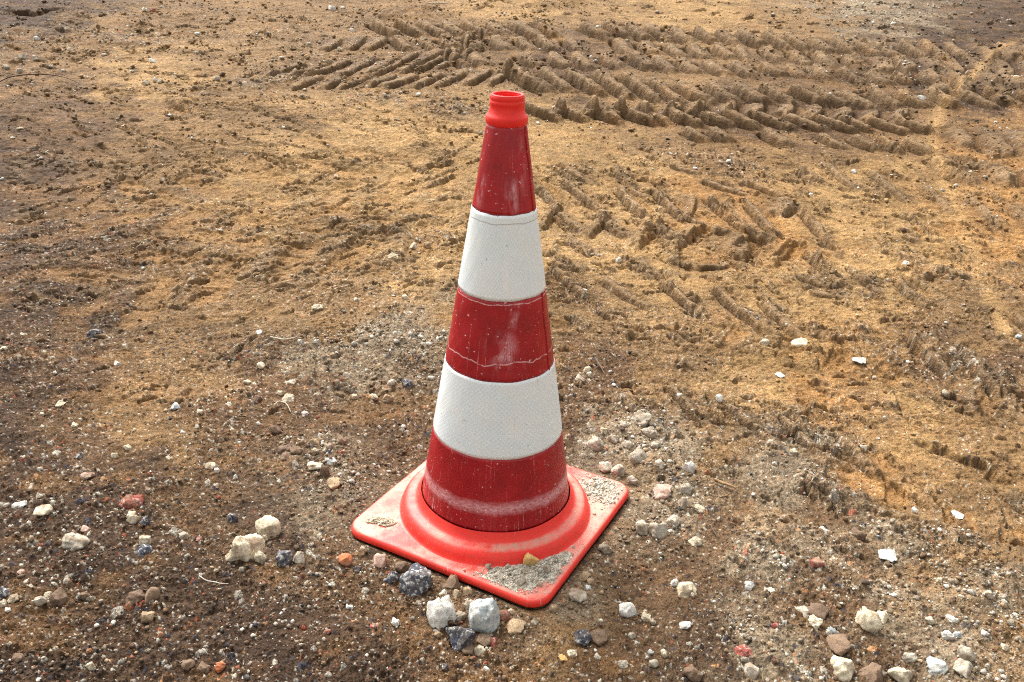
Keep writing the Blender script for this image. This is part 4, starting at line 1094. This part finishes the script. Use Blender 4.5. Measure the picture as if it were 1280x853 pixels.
# two that got the same label: tell them apart by which lies nearer or further left
for lab, L in used.items():
    if len(L) < 2: continue
    xs = [r['px'] for o, r in L]; ys = [r['py'] for o, r in L]
    byx = (max(xs) - min(xs)) >= (max(ys) - min(ys))
    L.sort(key=lambda e: e[1]['px'] if byx else e[1]['py'])
    n = len(L)
    names = {2: ['left of two', 'right of two'], 3: ['leftmost of three', 'middle of three', 'rightmost of three']} if byx else {2: ['farther of two', 'nearer of two'], 3: ['farthest of three', 'middle of three', 'nearest of three']}
    for k, (o, r_) in enumerate(L):
        if n in names: o['label'] = names[n][k] + ' ' + ' '.join([w_ for w_ in lab.split() if w_ not in ('the', 'some', 'way', 'just')][:13])
        else: o['label'] = lab; o['group'] = 'alike: ' + lab[:50]

# --- small loose gravel nobody could count: one mesh of little broken stones
def gravel(name, pts, size, cols, seed, matname, label=None, flat=.75):
    r_ = np.random.default_rng(seed); n = len(pts)
    bm = bmesh.new(); bmesh.ops.create_icosphere(bm, subdivisions=1, radius=.5)
    bv = np.array([v.co[:] for v in bm.verts]); bf = np.array([[v.index for v in f.verts] for f in bm.faces]); bm.free()
    nv = len(bv); K = 24; shapes = []
    for k in range(K):
        c = bv.copy()
        for _ in range(6):
            nn = r_.normal(size=3); nn /= np.linalg.norm(nn); dd = r_.uniform(.24, .42); e = c @ nn - dd; c = c - np.where(e > 0, e, 0)[:, None] * nn
        c *= r_.uniform(.75, 1.25, 3) * (1 + .12 * r_.normal(size=(nv, 1))); shapes.append(c)
    shapes = np.array(shapes); kk = r_.integers(0, K, n); a = r_.uniform(0, 6.28, n); b = r_.uniform(-.5, .5, n)
    V = shapes[kk]
    ca, sa, cb, sb = np.cos(a)[:, None], np.sin(a)[:, None], np.cos(b)[:, None], np.sin(b)[:, None]
    x = V[..., 0] * ca - V[..., 1] * sa; y = V[..., 0] * sa + V[..., 1] * ca; z = V[..., 2] * flat
    y, z = y * cb - z * sb, y * sb + z * cb
    V = np.stack([x, y, z], -1) * size[:, None, None] + pts[:, None, :]
    V[..., 2] += (size * .16)[:, None]
    me = bpy.data.meshes.new(name); m_ = len(bf)
    me.vertices.add(n * nv); me.vertices.foreach_set('co', V.ravel().astype(np.float32))
    Fc = (bf[None] + (np.arange(n) * nv)[:, None, None]).reshape(-1, 3)
    me.loops.add(len(Fc) * 3); me.loops.foreach_set('vertex_index', Fc.ravel().astype(np.int32))
    me.polygons.add(len(Fc)); me.polygons.foreach_set('loop_start', (np.arange(len(Fc)) * 3).astype(np.int32))
    me.update(calc_edges=True)
    at = me.attributes.new('soil', 'FLOAT_COLOR', 'POINT')
    C = np.repeat(np.hstack([cols, np.ones((n, 1))])[:, None], nv, 1)
    at.data.foreach_set('color', C.ravel().astype(np.float32))
    o = link(name, me, M_SOIL, None, False); o['kind'] = 'stuff'
    if label: o['label'] = label
    return o
GPAL = np.array([(.62,.57,.47),(.50,.46,.38),(.70,.68,.60),(.34,.28,.20),(.40,.28,.17),(.22,.14,.085),(.14,.088,.058),(.035,.04,.052),(.36,.09,.05),(.48,.22,.10),(.36,.37,.36)])
GP = np.array([.065,.10,.02,.12,.17,.24,.19,.035,.018,.010,.012]); GP = GP / GP.sum()
# density follows how crumbly the soil is there
N = 115000
rr = .84 * np.exp(rng.random(N) * math.log(12 / .84)); th = rng.uniform(-R(40.5), R(40.5), N)
X = CAM[0] + rr * np.sin(th); Y = CAM[1] + rr * np.cos(th)
sf = soil_field(X, Y); crf = sf[:, 3].copy(); gyv = np.zeros(N)
for Rg, line in zip(RIDGES, _rl):
    if Rg[3]:
        idx, s, t_, L = path_coords(X, Y, line, Rg[1] * 2.2)
        k = np.exp(-(t_ / Rg[1] / 1.1) ** 2); crf[idx] += k * (.8 + 1.2 * Rg[4]); gyv[idx] = np.maximum(gyv[idx], k * Rg[4])
for (px, py, rad_, amt) in [(307, 690, .10, 1.2), (350, 695, .08, 1.2), (175, 660, .09, 1.0), (420, 590, .10, 1.2), (545, 780, .12, .9), (620, 790, .10, .8), (790, 550, .12, 1.6), (830, 620, .14, 1.4), (500, 430, .2, 1.3), (1190, 785, .12, 1.6), (1200, 830, .09, 1.6), (1235, 745, .08, 1.6), (1100, 735, .07, 1.0), (700, 760, .08, .8), (380, 560, .08, .7), (170, 760, .10, .8), (735, 465, .08, 1.3)]:
    c = ray_ground(px, py)[0]; d2 = ((X - c[0]) ** 2 + (Y - c[1]) ** 2) / rad_ ** 2; k = np.exp(-d2) * amt; crf += k
clump = sstep(-.5, .6, fbm(X * 5, Y * 5, 111, 3))
keep = rng.random(N) < np.clip((crf - .15) * .42, .015, 1) * (.35 + .9 * clump)
keep &= base_sd(X, Y) > .004
X, Y, rr, gyv, crf, soilc = X[keep], Y[keep], rr[keep], gyv[keep], crf[keep], sf[keep][:, :3]
n = len(X)
size = .0028 * (rng.random(n) + .02) ** -.42; size = np.clip(size, .0028, .0125) * np.clip(rr / 1.9, .85, 2.0)
size *= np.where(gyv > .35, 1.5, 1)
ci = rng.choice(len(GPAL), n, p=GP); cols = GPAL[ci]
gm = (rng.random(n) < gyv * .95); cols[gm] = GPAL[rng.choice([0, 1, 1, 3, 4, 3], gm.sum())]
mx = (rng.random(n) < .45)[:, None]; cols = np.where(mx & ~gm[:, None], cols * .35 + soilc * .65 * rng.uniform(.6, 1.5, (n, 1)), cols * rng.uniform(.8, 1.1, (n, 1)))
Zg = np.empty(n)
for a in range(0, n, 100000): Zg[a:a + 100000] = gz(X[a:a + 100000], Y[a:a + 100000])
gravel('gravel', np.stack([X, Y, Zg], 1), size, np.clip(cols, .01, .8), 5, 'gravel', 'fine mixed gravel and crumbs strewn over the soil')

# --- torn crumbs of the soil itself, lying where it was churned
n = 95000; rr = 1.1 * np.exp(rng.random(n) * math.log(13 / 1.1)); th = rng.uniform(-R(38), R(38), n)
X = CAM[0] + rr * np.sin(th); Y = CAM[1] + rr * np.cos(th); sf = soil_field(X, Y); d_ = sf[:, 3] * .9 + .12
for Rg, line in zip(RIDGES, _rl):
    if Rg[3]:
        idx, s_, t_, L = path_coords(X, Y, line, Rg[1] * 2.4); d_[idx] += 1.6 * np.exp(-(t_ / Rg[1] / 1.2) ** 2)
for (px, py, rad_, amt) in [(480,118,.35,1.2),(560,126,.3,1.2),(420,115,.3,.9),(400,15,1.0,.9),(500,25,1.0,1.2),(330,30,.9,.8),(350,105,.3,.8),(40,75,.5,1.),(200,40,.5,1.),(960,325,.10,1.6),(930,330,.1,1.4),(1060,560,.10,.8),(880,200,.2,.8),(700,350,.08,2.),(520,296,.12,1.4),(240,60,.5,.6),(1040,175,.2,.8),(760,150,.2,.8)]:
    c = ray_ground(px, py)[0]; d_ += amt * np.exp(-((X - c[0]) ** 2 + (Y - c[1]) ** 2) / rad_ ** 2)
cl = sstep(-.25, .55, fbm(X * 3.6, Y * 4.6, 121, 4, .6)) ** 1.3
keep = (rng.random(n) < np.clip(d_ * .5 * np.clip(rr / 2.4, .9, 2.2), 0, 1) * (.012 + 1.2 * cl)) & (base_sd(X, Y) > .02)
X, Y, rr, sfc = X[keep], Y[keep], rr[keep], sf[keep][:, :3]
# and along the crests of the bars
bx_, by_, br_, bs_ = [], [], [], []
for (ax, ay, bx, by, hw, hh, code) in BARS:
    if hh < 0: continue
    k = int((np.hypot(bx - ax, by - ay) / .012) * (.22 if code == 1 else .6) * _r.uniform(.1, 1.4))
    u = _r.random(k); bx_.append(ax + (bx - ax) * u + _r.normal(0, hw * .7, k)); by_.append(ay + (by - ay) * u + _r.normal(0, hw * .7, k))
bx_ = np.concatenate(bx_); by_ = np.concatenate(by_); br_ = np.hypot(bx_ - CAM[0], by_ - CAM[1]); bsf = soil_field(bx_, by_)[:, :3]
X = np.concatenate([X, bx_]); Y = np.concatenate([Y, by_]); rr = np.concatenate([rr, br_]); sfc = np.vstack([sfc, bsf]); n = len(X)
size = .0034 * (rng.random(n) + .02) ** -.45; size = np.clip(size, .003, .015) * np.clip(rr / 2.3, .8, 2.5)
cols = sfc * rng.uniform(.8, 1.7, (n, 1)) * .85 + np.array((.04, .035, .025)); pk = rng.random(n) < .12; cols[pk] = GPAL[rng.choice([0, 1, 2, 3], pk.sum())] * .9
Zg = np.empty(n)
for a in range(0, n, 100000): Zg[a:a + 100000] = gz(X[a:a + 100000], Y[a:a + 100000])
gravel('soil_crumbs', np.stack([X, Y, Zg + size * .04], 1), size, np.clip(cols, .01, .8), 9, 'crumbs', 'torn crumbs of dried soil along the tyre tracks', .5)

# --- grit spilled on the base plate
def on_plate_z(x, y):
    d = np.hypot(x - CX, y); return np.where(d > .176, .0152, .0152)
def grit(pcen, ext, nn, seed, label, colr, hmax=.006):
    c = ray_ground(pcen[0], pcen[1], .0152)[0]; r_ = np.random.default_rng(seed)
    ax = ray_ground(ext[0], ext[1], .0152)[0] - c; L = np.hypot(ax[0], ax[1]); ux, uy = ax[0] / L, ax[1] / L; Wd = ext[2]
    g = 110; U, V_ = np.meshgrid(np.linspace(-1.25, 1.25, g), np.linspace(-1.25, 1.25, g))
    x = c[0] + U * L * ux - V_ * Wd * uy; y = c[1] + U * L * uy + V_ * Wd * ux
    def pile(x, y, U, V_):
        e = 1 - (U ** 2 + V_ ** 2) + .65 * fbm(x * 30, y * 30, seed, 4, .6)
        d, _ = domes(x, y, .0045, seed, .9, .2, .5); d2, _ = domes(x, y, .009, seed + 1, .4, .2, .5)
        z = np.clip(e, -.3, 1) * hmax * .55 + (d * .9 + d2 * .8) * sstep(-.1, .25, e)
        dc = np.hypot(x - CX, y)
        lim = (base_sd(x, y) < -.010)
        return np.where(lim, z, -.004), e
    z, e = pile(x, y, U, V_)
    ring = np.hypot(x - CX, y)
    z = np.where(e < .0, .0146, z + .0150)
    keep = (e > -.02) & (base_sd(x, y) < -.009)
    me = bpy.data.meshes.new('spilled_grit'); vid = np.arange(g * g).reshape(g, g)
    q = np.stack([vid[:-1, :-1], vid[:-1, 1:], vid[1:, 1:], vid[1:, :-1]], -1).reshape(-1, 4)
    kf = keep.ravel()[q].all(1) & (ring.ravel()[q] > .1715).all(1); q = q[kf]
    us, inv = np.unique(q, return_inverse=True); P = np.stack([x, y, z], -1).reshape(-1, 3)[us]
    me.from_pydata(P.tolist(), [], inv.reshape(-1, 4).tolist()); me.update()
    at = me.attributes.new('soil', 'FLOAT_COLOR', 'POINT'); cc = np.array(colr)[None] * r_.uniform(.7, 1.25, (len(P), 1))
    at.data.foreach_set('color', np.hstack([cc, np.ones((len(P), 1))]).ravel().astype(np.float32))
    # crumbs over it join the same heap
    u = r_.normal(0, .68, nn); v = r_.normal(0, .68, nn); xx = c[0] + u * L * ux - v * Wd * uy; yy = c[1] + u * L * uy + v * Wd * ux
    zz, ee = pile(xx, yy, u, v); m = (base_sd(xx, yy) < -.008) & (np.hypot(xx - CX, yy) > .176) & ((ee > -.5) | (r_.random(nn) < .4)); xx, yy, zz = xx[m], yy[m], zz[m]
    sz = np.clip(.0016 * (r_.random(len(xx)) + .03) ** -.45, .0016, .007)
    pc = np.array([(.64,.58,.47),(.66,.62,.52),(.44,.38,.29),(.56,.46,.32),(.70,.66,.56)])
    o2 = gravel('spilled_grit', np.stack([xx, yy, np.maximum(zz, 0) + .0152 + .0002], 1), sz, pc[r_.integers(0, 5, len(xx))], seed, '', label)
    o1 = link('grit_dust', me, M_SOIL, o2)
grit((664, 712), (728, 690, .042), 2600, 21, 'grey sandy grit heaped on the front corner of the cone base', (.66, .59, .47))
grit((750, 614), (782, 608, .052), 2200, 22, 'grey sandy grit on the right corner of the cone base', (.66, .59, .47), .005)
grit((478, 652), (500, 655, .012), 60, 23, 'thin smear of dust on the left corner of the cone base', (.48, .40, .28), .0016)
def plate_rock(px, py, wd, kind, mat, asp, i, label, tilt=(0, 0)):
    me = rock_variant(kind, i % 6, mat); P = ray_ground(px, py, .022)[0]; W = wd * ((P - CAM) @ Fw) / F_PX
    P = ray_ground(px, py, .0165 + W * asp * .42)[0]
    o = bpy.data.objects.new('yellow_stone' if mat == 'yellow' else 'pebble', me); COL.objects.link(o)
    o.scale = (W, W * .8, W * asp); o.rotation_euler = (tilt[0], tilt[1], random.uniform(0, 6)); o.location = (P[0], P[1], .0165 + W * asp * .40)
    o['label'] = label; o['category'] = 'stone' if mat == 'yellow' else 'pebble'; o['group'] = 'stones lying on the cone base'
plate_rock(663, 698, 21, 'angular', 'yellow', 1.15, 4, 'yellow-ochre pointed stone standing in the grit on the cone base', (.1, .2))
for k, (a, b, c_, l) in enumerate([(654, 713, 8, 'pale pebble just below the yellow stone on the cone base'), (651, 727, 11, 'biggest grey pebble in the grit at the front of the cone base'), (684, 712, 11, 'round grey pebble right of the yellow stone on the base'),
        (610, 708, 9, 'small grey pebble at the left end of the grit on the base'), (635, 708, 8, 'small grey pebble left of the yellow stone on the base'), (675, 729, 7, 'tiny pebble near the front tip of the cone base')]):
    plate_rock(a, b, c_, 'round', 'grey', .85, k, l)

# --- wire, twigs, dry leaf curls
def fibre(name, pts, wpx, colr, label, cat, lift=.004, rough=.9):
    P = ray_ground([p[0] for p in pts], [p[1] for p in pts]); L = catmull(np.hstack([P[:, :2]]), 8)
    gzv = gz(L[:, 0], L[:, 1]); dep = np.median((P - CAM) @ Fw); r0 = wpx * dep / F_PX / 2
    n = len(L); zz = np.array([max(gzv[max(0, i - 3):i + 4]) for i in range(n)]) + lift + r0
    zz = np.convolve(np.pad(zz, 3, mode='edge'), np.ones(7) / 7, 'valid')
    v = []; f = []; K = 6
    for i in range(n):
        a = L[min(i + 1, n - 1)] - L[max(i - 1, 0)]; a = a / (np.hypot(*a) + 1e-9); nx, ny = -a[1], a[0]; rr_ = r0 * (.55 + .45 * math.sin(math.pi * min(1, .15 + i / n))) * random.uniform(.9, 1.1)
        for k in range(K):
            t_ = 2 * math.pi * k / K; v.append((L[i, 0] + nx * rr_ * math.cos(t_), L[i, 1] + ny * rr_ * math.cos(t_), zz[i] + rr_ * math.sin(t_)))
    for i in range(n - 1):
        for k in range(K): f.append((i * K + k, i * K + (k + 1) % K, (i + 1) * K + (k + 1) % K, (i + 1) * K + k))
    f.append(tuple(range(K))[::-1]); f.append(tuple((n - 1) * K + k for k in range(K)))
    me = bpy.data.meshes.new(name); me.from_pydata(v, [], f); me.update()
    key = 'fibre ' + name
    m = bpy.data.materials.get(key)
    if not m:
        m, t, p = new_mat(key); g = nd(t, 'ShaderNodeNewGeometry'); a_ = noise(t, g.outputs['Position'], 120, 3, .6)
        t.links.new(mixc(t, a_, colr, tuple(c * .5 for c in colr)), p.inputs['Base Color']); p.inputs['Roughness'].default_value = rough
    o = link(name, me, m); o['label'] = label; o['category'] = cat
fibre('rusty_wire', [(-6,111),(12,104),(32,100),(60,100),(82,104),(100,112)], 1.6, (.07,.035,.02), 'thin dark rusty wire arching over the soil at the far left', 'wire', .012)
fibre('root_fibre', [(250,726),(256,729),(266,731),(276,734),(286,734)], 1.6, (.62,.56,.46), 'pale thin root fibre lying on dark soil at the lower left', 'root')
fibre('twig', [(744,451),(749,460),(756,471)], 1.8, (.16,.11,.08), 'short dark twig near the pebbles right of the cone', 'twig')
fibre('twig', [(888,661),(891,666),(896,673)], 1.8, (.45,.38,.28), 'short pale twig on brown soil right of the cone base', 'twig')
fibre('straw', [(338,426),(346,428),(356,431),(366,431),(373,428)], 1.8, (.60,.52,.38), 'bent straw with a white pebble at its end, left of the cone', 'straw')
fibre('straw', [(343,514),(350,508),(358,510),(364,520)], 1.6, (.58,.50,.36), 'curled straw below the cream pebbles left of the cone', 'straw')
fibre('stick', [(536,10),(545,11),(556,11),(566,12)], 2.0, (.55,.45,.32), 'short pale stick lying far away beyond the cone tip', 'stick', .02)
fibre('bark_strip', [(892,604),(900,608),(910,613),(919,617)], 4.0, (.33,.21,.10), 'narrow brown bark strip right of the rubble trail', 'bark')
fibre('bark_strip', [(700,457),(706,462)], 3.0, (.22,.14,.08), 'dark scrap of bark close to the right side of the cone', 'bark')
